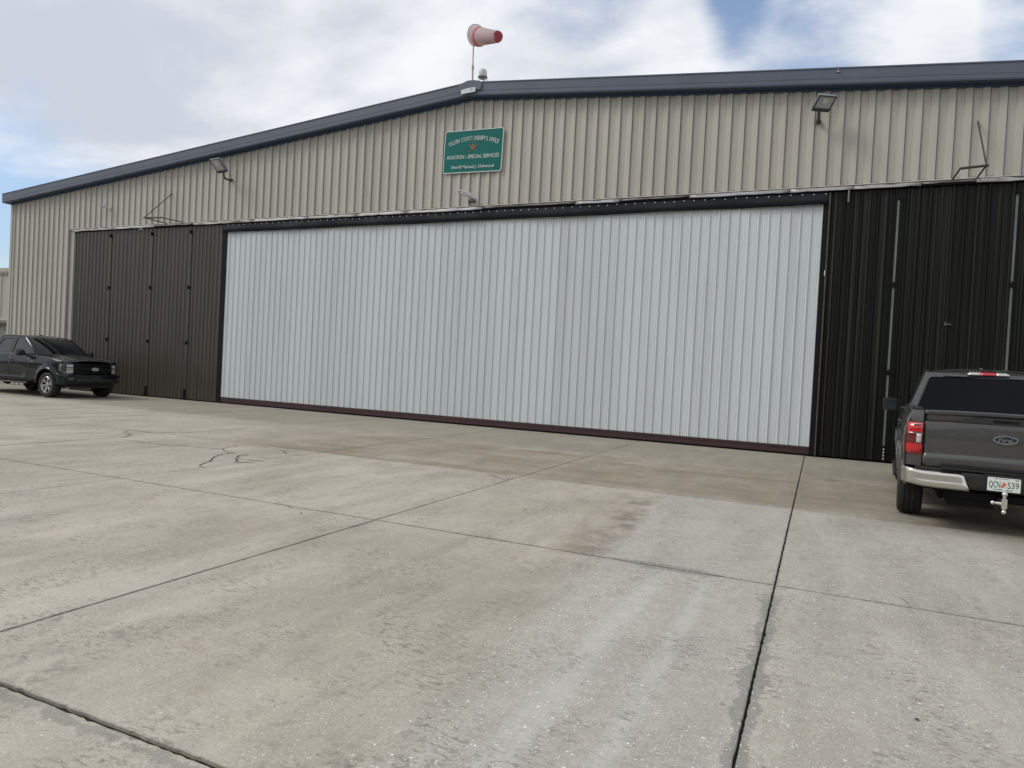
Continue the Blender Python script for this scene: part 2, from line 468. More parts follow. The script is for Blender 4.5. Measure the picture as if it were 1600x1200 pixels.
# ------------------------------------------------------------------ mesh builder
class MB:
    def __init__(self):
        self.v = []
        self.f = []

    def add(self, vs, fs):
        o = len(self.v)
        self.v += [tuple(map(float, q)) for q in vs]
        self.f += [tuple(i + o for i in q) for q in fs]
        return self

    def box(self, c, s, rot=None):
        x, y, z = (k / 2 for k in s)
        vs = [Vector(q) for q in ((-x, -y, -z), (x, -y, -z), (x, y, -z), (-x, y, -z),
                                  (-x, -y, z), (x, -y, z), (x, y, z), (-x, y, z))]
        if rot is not None:
            vs = [rot @ q for q in vs]
        c = Vector(c)
        return self.add([q + c for q in vs], [(0, 3, 2, 1), (4, 5, 6, 7), (0, 1, 5, 4), (1, 2, 6, 5), (2, 3, 7, 6), (3, 0, 4, 7)])

    def span(self, a, b):
        return self.box([(i + j) / 2 for i, j in zip(a, b)], [abs(i - j) for i, j in zip(a, b)])

    def grid(self, rows, close=False):
        n = len(rows[0])
        vs = [q for r in rows for q in r]
        fs = []
        for i in range(len(rows) - 1):
            for j in range(n if close else n - 1):
                k = (j + 1) % n
                fs.append((i * n + j, i * n + k, (i + 1) * n + k, (i + 1) * n + j))
        return self.add(vs, fs)

    def tube(self, path, r, n=8, caps=True):
        path = [Vector(q) for q in path]
        rs = r if hasattr(r, '__len__') else [r] * len(path)
        rows = []
        for i, q in enumerate(path):
            tn = (path[min(i + 1, len(path) - 1)] - path[max(i - 1, 0)]).normalized()
            a = tn.orthogonal().normalized() if i == 0 else (pa - tn * pa.dot(tn)).normalized()
            pa = a
            b = tn.cross(a)
            rows.append([q + (a * math.cos(2 * math.pi * k / n) + b * math.sin(2 * math.pi * k / n)) * rs[i] for k in range(n)])
        self.grid(rows, True)
        if caps:
            o = len(self.v) - len(rows) * n
            self.f.append(tuple(o + k for k in range(n))[::-1])
            self.f.append(tuple(o + (len(rows) - 1) * n + k for k in range(n)))
        return self

    def lathe(self, prof, n=32, axis='Z', c=(0, 0, 0)):
        # prof: (radius, along axis)
        rows = []
        for r, h in prof:
            row = []
            for k in range(n):
                a = 2 * math.pi * k / n
                if axis == 'Z':
                    q = (r * math.cos(a), r * math.sin(a), h)
                elif axis == 'Y':
                    q = (r * math.cos(a), h, r * math.sin(a))
                else:
                    q = (h, r * math.cos(a), r * math.sin(a))
                row.append((q[0] + c[0], q[1] + c[1], q[2] + c[2]))
            rows.append(row)
        return self.grid(rows, True)

    def prism(self, poly, fn, d0, d1):
        # poly: 2D outline; fn(u, v, depth) -> 3D
        n = len(poly)
        tri = tessellate_polygon([[Vector((a, b, 0)) for a, b in poly]])
        vs = [fn(a, b, d0) for a, b in poly] + [fn(a, b, d1) for a, b in poly]
        fs = [tuple(q) for q in tri] + [tuple(i + n for i in q)[::-1] for q in tri]
        fs += [(i, (i + 1) % n, n + (i + 1) % n, n + i) for i in range(n)]
        return self.add(vs, fs)

    def sheet(self, outer, holes, fn, d0, d1):
        loops = [outer] + holes
        tri = tessellate_polygon([[Vector((a, b, 0)) for a, b in lp] for lp in loops])
        pts = [q for lp in loops for q in lp]
        n = len(pts)
        vs = [fn(a, b, d0) for a, b in pts] + [fn(a, b, d1) for a, b in pts]
        fs = [tuple(q) for q in tri] + [tuple(i + n for i in q)[::-1] for q in tri]
        o = 0
        for lp in loops:
            m = len(lp)
            fs += [(o + i, o + (i + 1) % m, n + o + (i + 1) % m, n + o + i) for i in range(m)]
            o += m
        return self.add(vs, fs)

    def mesh(self, name, m, smooth=None):
        me = bpy.data.meshes.new(name)
        me.from_pydata(self.v, [], self.f)
        bm = bmesh.new()
        bm.from_mesh(me)
        bmesh.ops.recalc_face_normals(bm, faces=bm.faces)
        bm.to_mesh(me)
        bm.free()
        me.materials.append(m)
        if smooth is not None:
            me.shade_smooth()
            if smooth < 180:
                me.set_sharp_from_angle(angle=R(smooth))
        return me

    def build(self, name, m, parent=None, smooth=None, bevel=0, seg=2):
        o = bpy.data.objects.new(name, self.mesh(name, m, smooth))
        COL.objects.link(o)
        if parent:
            o.parent = parent
        if bevel:
            bv = o.modifiers.new('bevel', 'BEVEL')
            bv.width = bevel
            bv.segments = seg
            bv.limit_method = 'ANGLE'
            bv.angle_limit = R(40)
            bv.harden_normals = False
        return o


def link(name, mesh, parent=None, loc=(0, 0, 0), rot=(0, 0, 0)):
    o = bpy.data.objects.new(name, mesh)
    COL.objects.link(o)
    o.location = loc
    o.rotation_euler = rot
    if parent:
        o.parent = parent
    return o


def tag(o, label=None, cat=None, group=None, kind=None):
    if label:
        o['label'] = label
    if cat:
        o['category'] = cat
    if group:
        o['group'] = group
    if kind:
        o['kind'] = kind
    return o


def thing(name, label, cat, loc=(0, 0, 0), rz=0.0, group=None):
    o = bpy.data.objects.new(name, None)
    o.empty_display_size = .2
    COL.objects.link(o)
    o.location = loc
    o.rotation_euler = (0, 0, rz)
    return tag(o, label, cat, group)


def text_mesh(s, m, height=None, width=None, shear=0.0, offset=0.0, depth=.003):
    """Built-in lettering turned into a mesh in the XZ plane, centred in x, baseline at z=0."""
    cu = bpy.data.curves.new('lettering', 'FONT')
    cu.body = s
    cu.size = 1.0
    cu.align_x = 'CENTER'
    cu.shear = shear
    cu.offset = offset
    cu.extrude = 0.004
    cu.resolution_u = 3
    o = bpy.data.objects.new('tmp', cu)
    COL.objects.link(o)
    dg = bpy.context.evaluated_depsgraph_get()
    dg.update()
    me = bpy.data.meshes.new_from_object(o.evaluated_get(dg))
    bpy.data.objects.remove(o)
    bpy.data.curves.remove(cu)
    co = np.array([v.co[:] for v in me.vertices])
    w = np.ptp(co[:, 0])
    cx = (co[:, 0].max() + co[:, 0].min()) / 2
    h = co[:, 1].max() if not any(ch in 'gjpqy,' for ch in s) else .72
    sx = width / w if width else height / h
    sz = height / h if height else sx
    for v, q in zip(me.vertices, co):
        v.co = ((q[0] - cx) * sx, -q[2] * depth / .004, q[1] * sz)
    me.materials.clear()
    me.materials.append(m)
    return me


# ================================================================== GROUND
def make_ground():
    b = MB()
    b.grid([[(-1200, y, -.10), (1200, y, -.10)] for y in (-1200, 1200)])
    o = b.build('ground', MT['grass'])
    tag(o, kind='structure')
    b = MB()
    b.grid([[(-46.2, y, -.022), (26.8, y, -.022)] for y in (-40, 9)])
    ap = b.build('concrete_apron', MT['joint'])
    tag(ap, kind='structure')
    xs = [-.245 + 3.85 * k for k in range(-11, 7)]
    ys = [9.0, 3.9, .04, -3.88, -7.625, -11.394, -15.30, -19.1, -22.95, -26.8]
    for j in range(len(ys) - 1):
        y1, y0 = ys[j], ys[j + 1]
        for i in range(len(xs) - 1):
            x0, x1 = xs[i], xs[i + 1]
            if y1 > 1 and (x0 > -32 and x1 < 12.5):
                continue
            near = y0 < -3 and y1 > -20 and -13 < x0 < 4
            n = 110 if near else 10
            amp = .0028 if near else .002
            gx = .0052
            g0 = .0125 if abs(y0 + 15.30) < .01 else .009
            g1 = .0125 if abs(y1 + 15.30) < .01 else .009
            pts = []

            def jit(big):
                q = abs(rng.normal()) * amp * (1.7 if big else 1)
                if rng.random() < .03:
                    q += amp * 3
                return q
            for k in range(n):
                u = k / n
                pts.append((x0 + u * (x1 - x0), y0 + g0 + jit(g0 > .01)))
            for k in range(n):
                u = k / n
                pts.append((x1 - gx - jit(0), y0 + u * (y1 - y0)))
            for k in range(n):
                u = k / n
                pts.append((x1 - u * (x1 - x0), y1 - g1 - jit(g1 > .01)))
            for k in range(n):
                u = k / n
                pts.append((x0 + gx + jit(0), y1 - u * (y1 - y0)))
            # clamp corners inside
            pts = [(min(max(a, x0 + gx), x1 - gx), min(max(c, y0 + g0), y1 - g1)) for a, c in pts]
            m = len(pts)
            cx, cy = (x0 + x1) / 2, (y0 + y1) / 2
            dz = rng.normal() * .0012
            top = [(a, c, dz) for a, c in pts]
            ins = [((a - cx) * .9985 + cx, (c - cy) * .9985 + cy, dz) for a, c in pts]
            top = [(a, c, dz - .003) for a, c in pts]
            bot = [(a, c, -.020) for a, c in pts]
            bb = MB()
            bb.add(ins + top + bot, [tuple(range(m))] +
                   [(k, (k + 1) % m, m + (k + 1) % m, m + k) for k in range(m)] +
                   [(m + k, m + (k + 1) % m, 2 * m + (k + 1) % m, 2 * m + k) for k in range(m)])
            bb.build('slab', MT['concrete'], ap)
    cracks = [
        [(-11.688, -8.645), (-11.95, -8.254), (-12.492, -7.987), (-12.733, -7.667), (-12.134, -7.697), (-11.971, -7.681), (-11.93, -7.192), (-11.515, -7.048)],
        [(-11.548, -8.81), (-10.537, -8.823), (-9.895, -8.639), (-9.329, -8.534), (-9.493, -8.167), (-9.562, -7.802)],
        [(-9.329, -8.534), (-9.012, -8.694), (-8.766, -8.791), (-8.838, -8.626)],
        [(-7.916, -10.133), (-8.162, -10.027), (-8.266, -9.762), (-8.545, -9.45), (-8.782, -9.043), (-8.885, -8.678)],
        [(-7.748, -9.33), (-7.892, -9.38), (-8.036, -9.429), (-8.356, -9.145), (-8.529, -8.885), (-8.486, -8.722)],
        [(-8.344, -9.132), (-7.943, -9.133), (-7.747, -9.133)],
        [(-9.562, -7.802), (-8.942, -7.812)],
        [(-8.78, -7.905), (-8.455, -7.941), (-8.167, -8.256)],
        [(-8.254, -8.817), (-7.863, -8.733)],
        [(-4.535, -7.817), (-4.138, -8.093), (-4.165, -7.803)],
        [(-16.351, -7.569), (-16.121, -7.499), (-15.572, -6.835)],
        [(.611, -11.086), (.66, -11.19), (.695, -11.347)],
        [(-.31, -15.02), (-.36, -15.0), (-.42, -15.03)],
        [(-5.3, -11.43), (-5.0, -11.47), (-4.8, -11.42)]]
    for ci, c in enumerate(cracks):
        pts = []
        for a, d in zip(c[:-1], c[1:]):
            L = math.dist(a, d)
            n = max(2, int(L / .07))
            for k in range(n):
                u = k / n
                pts.append([a[0] + u * (d[0] - a[0]), a[1] + u * (d[1] - a[1])])
        pts.append(list(c[-1]))
        w0 = (.011, .008, .007, .009, .013, .007, .006, .006, .006, .009, .007, .002, .003, .003)[ci]
        rows = []
        for k, q in enumerate(pts):
            a = pts[max(0, k - 1)]
            d = pts[min(len(pts) - 1, k + 1)]
            t = Vector((d[0] - a[0], d[1] - a[1])).normalized()
            nn = Vector((-t.y, t.x))
            jx = rng.normal() * .018 if 0 < k < len(pts) - 1 else 0
            w = w0 * (.5 + rng.random()) * (1 if 0 < k < len(pts) - 1 else .2)
            p0 = Vector(q) + nn * jx
            rows.append([(p0.x + nn.x * w, p0.y + nn.y * w, .0042), (p0.x - nn.x * w, p0.y - nn.y * w, .0042)])
        b = MB()
        b.grid(rows)
        b.build('crack', MT['crack'], ap)
    return ap


apron = make_ground()

# ================================================================== HANGAR
XL, XR, XC = -30.45, 11.65, -9.40
ZR, ZE = 9.24, 7.375
DL, DR = -26.46, 7.66          # door opening
ZH = 6.19                      # top of header flashing


def ztop(x):
    return ZR - .0886 * abs(x - XC)


hangar = thing('hangar', 'large beige ribbed metal hangar with white centre door and black folding doors', 'hangar')


def ribbed(profile, x0, npitch, pitch, zb, zt, m, name, parent, y=0.0, cuts=()):
    """Vertical ribbed sheet. profile: list of (x in pitch, y out); zt may be a function of x."""
    b = MB()
    cols = []
    for k in range(npitch):
        for (px, py) in profile:
            cols.append((x0 + k * pitch + px, y + py))
    cols.append((x0 + npitch * pitch, y + profile[0][1]))
    f = zt if callable(zt) else (lambda x: zt)
    th = .004
    b.grid([[(x, yy, zb), (x, yy, f(x))] for x, yy in cols])
    b.grid([[(x, yy + th, zb), (x, yy + th, f(x))] for x, yy in cols])
    return b.build(name, m, parent)


P12 = .30675
BEIGE = [(0.0, .022), (.006, .022), (.010, .004), (.150, .011), (.166, -.012), (.284, -.036), (.296, -.036)]


def make_walls():
    # backing sheet (girts and liner) carries the wall sheets
    b = MB()
    outl = [(XL, 0), (DL, 0), (DL, ZH), (DR, ZH), (DR, 0), (XR, 0), (XR, ztop(XR)), (XC, ZR), (XL, ztop(XL))]
    b.prism(outl, lambda u, v, d: (u, d, v), .05, .16)
    gw = b.build('gable_wall', MT['beige'], hangar)
    sheet = 3 * P12
    x = -.146 + .012 - 12 * P12 * 9
    x0 = -.146 - P12 * math.ceil((-.146 - XL) / P12)
    k = 0
    x = x0
    while x < XR - .02:
        n = 3
        while x + n * P12 > XR + .2:
            n -= 1
        if n <= 0:
            break
        xm = x + n * P12 / 2
        over = DL - .05 < xm < DR + .05
        zb = ZH - .02 if over else .02
        mt = ribbed(BEIGE, x, n, P12, zb, lambda q: ztop(q) - .03, MT['beige'], 'wall_panel', gw, y=-.008 + .002 * (k % 2))
        x += n * P12
        k += 1
    # corner trims
    for xx, s in ((XL, -1), (XR, 1)):
        b = MB()
        b.span((xx - .02, -.055, 0), (xx + .11, .05, ztop(xx) - .03) if s < 0 else (xx + .02, .05, ztop(xx) - .03))
        b.build('corner_trim', MT['beige'], hangar)
    # side and rear walls
    for xx in (XL, XR):
        b = MB()
        cols = []
        n = int(28 / P12)
        s = -1 if xx == XL else 1
        for q in range(n):
            for px, py in BEIGE:
                cols.append((xx - s * (py + .01), .17 + q * P12 + px))
        b.grid([[(a, c, .02), (a, c, ztop(xx) - .05)] for a, c in cols])
        b.build('side_wall', MT['beige'], hangar)
    b = MB()
    b.prism([(XL + .1, 0), (XR - .1, 0), (XR - .1, ztop(XR) - .02), (XC, ZR - .02), (XL + .1, ztop(XL) - .02)], lambda u, v, d: (u, d, v), 28.7, 28.8)
    b.build('rear_wall', MT['beige'], hangar)
    # roof sheets with standing ribs
    for s in (-1, 1):
        b = MB()
        xe = XL - .22 if s < 0 else XR + .22
        rows = []
        yy = -.26
        while yy < 29:
            for dy, dz in ((0, .26), (.04, .30), (.09, .30), (.13, .26)):
                rows.append([(XC, yy + dy, ZR + dz), (xe, yy + dy, ztop(xe) + dz)])
            yy += .61
        b.grid(rows)
        b.build('roof', MT['roofmetal'], hangar)
    # rake fascia and soffit
    for s in (-1, 1):
        xe = XL - .20 if s < 0 else XR + .20
        hf = .345
        b = MB()
        pr = [(-.285, -.02), (-.295, .01), (-.295, .10), (-.300, .11), (-.300, hf - .03), (-.315, hf - .02), (-.315, hf + .0), (-.25, hf + .01)]
        rows = []
        for x in (XC, (XC + xe) / 2, xe):
            rows.append([(x, y, ztop(x) + z) for y, z in pr])
        b.grid(rows)
        rk = b.build('rake_fascia', MT['trim'], hangar)
        md = rk.modifiers.new('thick', 'SOLIDIFY')
        md.thickness = .006
        md.offset = 1
        b = MB()
        pr = [(-.284, -.022), (-.20, -.018), (-.060, -.012), (-.060, -.070), (.0, -.072)]
        b.grid([[(x, y, ztop(x) + z) for y, z in pr] for x in (XC, (XC + xe) / 2, XL + .0 if s < 0 else XR)])
        sf = b.build('soffit', MT['soffit'], hangar)
        md = sf.modifiers.new('thick', 'SOLIDIFY')
        md.thickness = .004
    # eave gutters
    for xx, s in ((XL, -1), (XR, 1)):
        b = MB()
        z = ztop(xx)
        pr = [(0, .20), (0, .02), (s * .16, .02), (s * .20, .20), (s * .185, .20), (s * .15, .035)]
        b.grid([[(xx + a + s * .02, y, z + c - .06) for a, c in pr] for y in (-.28, 28.8)])
        b.prism([(a, c) for a, c in pr[:4]], lambda u, v, d: (xx + u + s * .02, d, z + v - .06), -.285, -.275)
        b.build('gutter', MT['trim'], hangar)
    # raised ridge cap end with its pale plate
    b = MB()
    pol = [(-.36, .27), (-.27, .33), (-.10, .385), (.10, .385), (.30, .34), (.38, .26), (.36, .1), (-.34, .1)]
    b.prism([(a + XC + .05, ZR + c - .01) for a, c in pol], lambda u, v, d: (u, d, v), -.345, .9)
    b.build('ridge_cap', MT['trim'], hangar, bevel=.012)
    b = MB()
    pol = [(-.235, -.045), (.215, -.02), (.215, .105), (-.02, .10), (-.23, .07)]
    b.prism([(a + XC + .03, ZR + c + .055) for a, c in pol], lambda u, v, d: (u, d, v), -.362, -.347)
    lp = b.build('ridge_plate', MT['plate'], hangar)
    b = MB()
    for a in ((.06, .115, -.02, .02), (.10, .10, .0, .02), (.165, .165, .0, .02)):
        pass
    for x0_, z0_, x1_, z1_ in ((.075, .085, .070, .150), (.100, .085, .095, .148), (.125, .148, .155, .085)):
        v = Vector((x1_ - x0_, 0, z1_ - z0_))
        mid = (XC + .03 + (x0_ + x1_) / 2, -.364, ZR + (z0_ + z1_) / 2 - .01)
        b.box(mid, (.010, .003, v.length), v.to_track_quat('Z', 'Y').to_matrix())
    b.build('plate_marking', MT['fixture'], lp)
    # small sensor on the fascia at the right
    b = MB()
    b.tube([(-.03, -.31, ztop(-.03) + .26), (-.03, -.36, ztop(-.03) + .29), (-.06, -.38, ztop(-.03) + .34)], .012, 6)
    b.box((-.03, -.325, ztop(-.03) + .25), (.06, .03, .03))
    b.build('roof_clip', MT['galvpale'], hangar)
    # few bolts/marks on the wall
    return gw


gable = make_walls()


def make_header():
    b = MB()
    b.span((DL - .06, -.045, ZH - .115), (DR + .06, .05, ZH - .075))
    b.span((DL - .06, -.015, ZH - .080), (DR + .06, .05, ZH + .03))
    hd = b.build('door_header', MT['flatblack'], hangar)
    # pale drip edge above the track cover
    b = MB()
    b.prism([(-.085, -.018), (-.020, .022), (-.01, .022), (-.01, -.018)], lambda u, v, d: (d, u, ZH + v), DL - .05, DR + .05)
    b.build('drip_edge', MT['beige'], hd)
    # track cover: lengths of flashing of differing age
    cuts = [DL - .04, -24.2, -22.0, -20.1, -17.4, -15.1, -13.2, -11.4, -8.9, -6.15, -4.95, -3.2, -.9, .42, 1.75, 2.75, 5.2, DR + .04]
    kinds = ['galvpale', 'galv', 'galvdark', 'galvpale', 'galv', 'galvpale', 'galv', 'galv', 'galvdark', 'galv', 'galvdark',
             'galv', 'galv', 'galvpale', 'galvdark', 'galvpale', 'galv']
    for i, (a, c) in enumerate(zip(cuts[:-1], cuts[1:])):
        b = MB()
        n = max(3, int((c - a) / .18))
        rows = []
        hh = .105 if kinds[i] != 'galvdark' else .075
        for k in range(n + 1):
            x = a + .006 + (c - a - .012) * k / n
            w = rng.normal() * .006 * (2.0 if kinds[i] == 'galvpale' else 1)
            w2 = rng.normal() * .006
            rows.append([(x, -.060 + w * .3, ZH - .016), (x, -.080 + w, ZH - .05), (x, -.078 + w2, ZH - hh + w2), (x, -.050, ZH - hh - .008 + w2)])
        b.grid(rows)
        o = b.build('track_cover', MT[kinds[i]], hd, smooth=50)
        md = o.modifiers.new('thick', 'SOLIDIFY')
        md.thickness = .003
    # light jamb trims at both ends of the opening
    for x, s in ((DL, -1), (DR, 1)):
        b = MB()
        b.span((x - .045, -.05, .01), (x + .015, .06, ZH - .12))
        b.build('jamb_trim', MT['beige'], hd)
    return hd


header = make_header()

LE = [DL, -24.40, -22.20, -20.25, -18.78]
RE = [-.06, 1.345, 3.50, 5.62, DR]
BLK = None


def leaf_profile(p):
    a = p
    return [(0, 0), (a * .30, 0), (a * .36, -.006), (a * .42, 0), (a * .58, 0), (a * .68, -.030), (a * .90, -.030)]


def make_leaves():
    zt, zb = 6.06, .035
    for E, side in ((LE, 'l'), (RE, 'r')):
        for i, (a, c) in enumerate(zip(E[:-1], E[1:])):
            b = MB()
            b.span((a + .006, .035, zb), (c - .006, .085, zt))
            DM = MT['black'] if side == 'r' else MT['blackglare']
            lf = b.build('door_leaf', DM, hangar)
            npn = 2
            w = (c - a - .016) / npn
            for k in range(npn):
                nr = 5 if (c - a) > 1.8 else 4
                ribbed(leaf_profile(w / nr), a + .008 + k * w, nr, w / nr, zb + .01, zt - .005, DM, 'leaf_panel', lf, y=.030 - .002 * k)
            # hinge strip, hinges, foot bolt at inner seam of every leaf
            at = a if (side == 'r' and i > 0) else (c if (side == 'l' and i < len(E) - 2) else None)
            if at is None:
                continue
            b = MB()
            b.span((at - .022, -.030 if side == 'r' else -.001, .38), (at + .022, .040, 5.80))
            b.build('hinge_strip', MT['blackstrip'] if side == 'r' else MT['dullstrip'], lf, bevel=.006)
            for z in (5.86, 3.93, 2.0):
                b = MB()
                b.box((at, -.02, z), (.052, .06, .10))
                b.tube([(at, -.05, z - .07), (at, -.05, z + .07)], .014, 8)
                b.build('hinge', MT['flatblack'], lf)
            b = MB()
            b.box((at, -.035, .20), (.06, .05, .34))
            b.build('foot_bolt', MT['flatblack'], lf)
            if side == 'r':
                for z in (.10, .17, .24, .31):
                    b = MB()
                    b.tube([(at, -.062, z - .018), (at, -.062, z + .018)], .013, 6)
                    b.build('bolt_pin', MT['stud'], lf)
    # post left free-standing on the header side by the right leaves
    b = MB()
    b.span((.325, -.075, 5.80), (.36, -.04, ZH - .03))
    b.build('door_post', MT['galvdark'], hangar)
    # small latch in the middle of second right leaf
    b = MB()
    b.box((2.36, -.02, 3.10), (.015, .03, .09))
    b.box((2.42, -.02, 3.09), (.09, .03, .02))
    b.build('door_latch', MT['galvdark'], hangar)
    # jamb beside the white door on each side
    for x0, x1, y in ((-18.775, -18.60, .02), (-.165, -.065, .0)):
        b = MB()
        b.span((x0, y, .03), (x1, .12, 6.06))
        b.build('door_jamb', MT['flatblack'], hangar)
    # cover strip on the first right leaf
    b = MB()
    b.span((-.055, -.03, .03), (-.02, .03, 6.05))
    b.build('edge_strip', MT['steel'], hangar)


make_leaves()

P9 = .2286
WHITE = [(0, -.030), (.005, -.030), (.016, .002), (.024, .002), (.028, 0), (.064, 0), (.070, -.0045), (.078, -.0045), (.084, 0), (.116, 0), (.122, -.0045),
         (.130, -.0045), (.136, 0), (.164, 0), (.170, -.0045), (.176, -.0045), (.182, 0), (.204, 0), (.2206, -.030)]


def make_centre_door():
    x0, x1 = -18.60, -.165
    b = MB()
    b.span((x0, .062, .04), (x1, .14, 5.98))
    dr = b.build('centre_door', MT['flatblack'], hangar)
    x = x1 - .012
    k = 0
    while x > x0 + .05:
        n = 4
        while x - n * P9 < x0 - .01 and n > 1:
            n -= 1
        ribbed(WHITE, x - n * P9, n, P9, .215, 5.94, MT['white'], 'door_panel', dr, y=.054 + .0015 * (k % 2))
        x -= n * P9
        k += 1
    b = MB()
    b.span((x1 - .030, .018, .215), (x1 - .002, .06, 5.93))
    b.build('edge_trim', MT['white'], dr)
    if x > x0:
        b = MB()
        b.span((x0, .03, .215), (x + .004, .06, 5.93))
        b.build('edge_trim', MT['white'], dr)
    b = MB()
    b.span((x0 + .05, .012, .045), (x1, .085, .155))
    b.span((x0 + .05, .0, .155), (x1, .085, .168))
    b.span((x0 + .05, .020, .168), (x1, .085, .212))
    b.build('bottom_rail', MT['maroon'], dr, bevel=.004)
    b = MB()
    b.span((x0 + .05, .03, .006), (x1, .07, .046))
    b.build('sweep_seal', MT['flatblack'], dr)
    # vinyl flap hanging over the top of the door, gently rippled
    b = MB()
    rows = []
    n = 240
    for i in range(n + 1):
        x = x0 - .15 + (x1 + .10 - x0 + .15) * i / n
        w = .010 * math.sin(x * 2.1) + .006 * math.sin(x * 5.7 + 1) + rng.normal() * .002
        rows.append([(x, -.028, 6.075), (x, -.032, 6.02), (x, -.034 + w * .6, 5.92), (x, -.036 + w * 1.6, 5.78 + .006 * math.sin(x * 1.3))])
    b.grid(rows)
    fl = b.build('door_flap', MT['seal'], hangar, smooth=180)
    md = fl.modifiers.new('thick', 'SOLIDIFY')
    md.thickness = .004
    b = MB()
    x = x1 + .03
    while x > x0:
        b.lathe([(.0, -.010), (.011, -.009), (.014, -.004), (.014, .004)], 8, 'Y', (x + rng.normal() * .006, -.034, 6.018 + rng.normal() * .004))
        x -= .245
    st = b.build('stud', MT['stud'], fl, smooth=40)
    tag(st, kind='stuff')


make_centre_door()

# annexe behind the left corner
def make_annex():
    an = thing('annex_building', 'low beige metal annexe with flat trim behind left corner of hangar', 'building', (-31, 2, 0))
    b = MB()
    b.span((-14, .05, 0), (.4, 9, 4.95))
    w = b.build('wall', MT['beige'], an)
    x = -13.9
    pr = [(0, 0), (.40, 0), (.44, -.035), (.52, -.035), (.56, 0)]
    while x < .3:
        ribbed(pr, x, 2, .61, .02, 4.9, MT['beige'], 'wall_panel', w, y=.03)
        x += 1.22
    b = MB()
    b.span((-14.1, -.10, 4.93), (.4, .1, 5.10))
    b.span((-14.1, -.06, 4.85), (.4, .1, 4.93))
    b.build('eave_trim', MT['beige'], an)
    b = MB()
    b.span((-14.1, .1, 5.05), (.4, 9, 5.12))
    b.build('roof', MT['roofmetal'], an)
    b = MB()
    b.span((-9, -.9, 2.66), (.4, .0, 2.80))
    b.span((-9, -.84, 2.58), (.4, -.02, 2.66))
    b.build('canopy', MT['beige'], an)
    b = MB()
    b.span((-8.5, -.02, .05), (.38, .02, 2.4))
    b.build('shutter', MT['galv'], an)


make_annex()


# ================================================================== SIGN
def make_sign():
    sg = thing('building_sign', 'green office sign with white border and red star high on the gable wall', 'sign', (-9.285, -.075, 7.735))
    sg.rotation_euler = (0, R(1.3), 0)
    W, H = 1.86, 1.20

    def rr(w, h, r, n=5):
        pts = []
        for cx, cy, a0 in ((w / 2 - r, h / 2 - r, 0), (-w / 2 + r, h / 2 - r, 90), (-w / 2 + r, -h / 2 + r, 180), (w / 2 - r, -h / 2 + r, 270)):
            for k in range(n + 1):
                a = R(a0 + 90 * k / n)
                pts.append((cx + r * math.cos(a), cy + r * math.sin(a)))
        return pts
    f = lambda u, v, d: (u, d, v)
    b = MB()
    b.prism(rr(W - .04, H - .04, .05), f, 0, .02)
    b.build('sign_board', MT['signgreen'], sg)
    b = MB()
    b.sheet(rr(W, H, .07), [rr(W - .038, H - .038, .055)], f, -.008, .024)
    b.build('border', MT['signwhite'], sg)
    # arched heading, letter by letter
    s = "VOLUSIA COUNTY SHERIFF'S OFFICE"
    wd = {}
    adv = []
    for ch in s:
        adv.append(.55 if ch == ' ' else (.42 if ch in "I'" else (1.15 if ch in 'OCU' else 1.0)))
    tot = sum(adv)
    Rr = 2.1
    span = 1.60
    acc = 0
    lt = MB()
    bm = bmesh.new()
    for ch, a in zip(s, adv):
        mid = acc + a / 2
        acc += a
        if ch == ' ':
            continue
        x = (mid / tot - .5) * span
        ang = x / Rr
        me = text_mesh(ch, MT['signwhite'], height=.036 if ch == "'" else .118, width=(.014 if ch in "I'" else .043), offset=.004)
        if ch == "'":
            for v in me.vertices:
                v.co.z = v.co.z + .082 - (.0 if v.co.z > 0 else 0)
        rot = Matrix.Rotation(ang, 4, 'Y')
        tr = Matrix.Translation((Rr * math.sin(ang), -.006, .305 + Rr * (math.cos(ang) - 1))) @ rot
        me.transform(tr)
        bm.from_mesh(me)
    me = bpy.data.meshes.new('heading_lettering')
    bm.to_mesh(me)
    bm.free()
    me.materials.append(MT['signwhite'])
    link('heading_lettering', me, sg)
    link('division_lettering', text_mesh('AVIATION - SPECIAL SERVICES', MT['signwhite'], .105, 1.66, offset=.004), sg, (0, -.006, -.205))
    link('name_lettering', text_mesh('Sheriff Michael J. Chitwood', MT['signwhite'], .082, 1.34, offset=.004), sg, (.02, -.006, -.475))
    # five pointed star
    b = MB()
    pts = []
    for k in range(10):
        r = .135 if k % 2 == 0 else .060
        a = R(90 + 36 * k)
        pts.append((r * math.cos(a), r * math.sin(a) + .115))
    b.prism(pts, f, -.010, -.001)
    st = b.build('star_emblem', MT['starred'], sg)
    b = MB()
    b.lathe([(.048, -.013), (.060, -.013), (.060, -.009)], 20, 'Y', (0, 0, .115))
    for k in range(5):
        a = R(90 + 72 * k)
        b.lathe([(.0, -.014), (.016, -.012), (.016, -.001)], 10, 'Y', (.145 * math.cos(a), 0, .115 + .145 * math.sin(a)))
    b.build('star_detail', MT['stargold'], st)


make_sign()


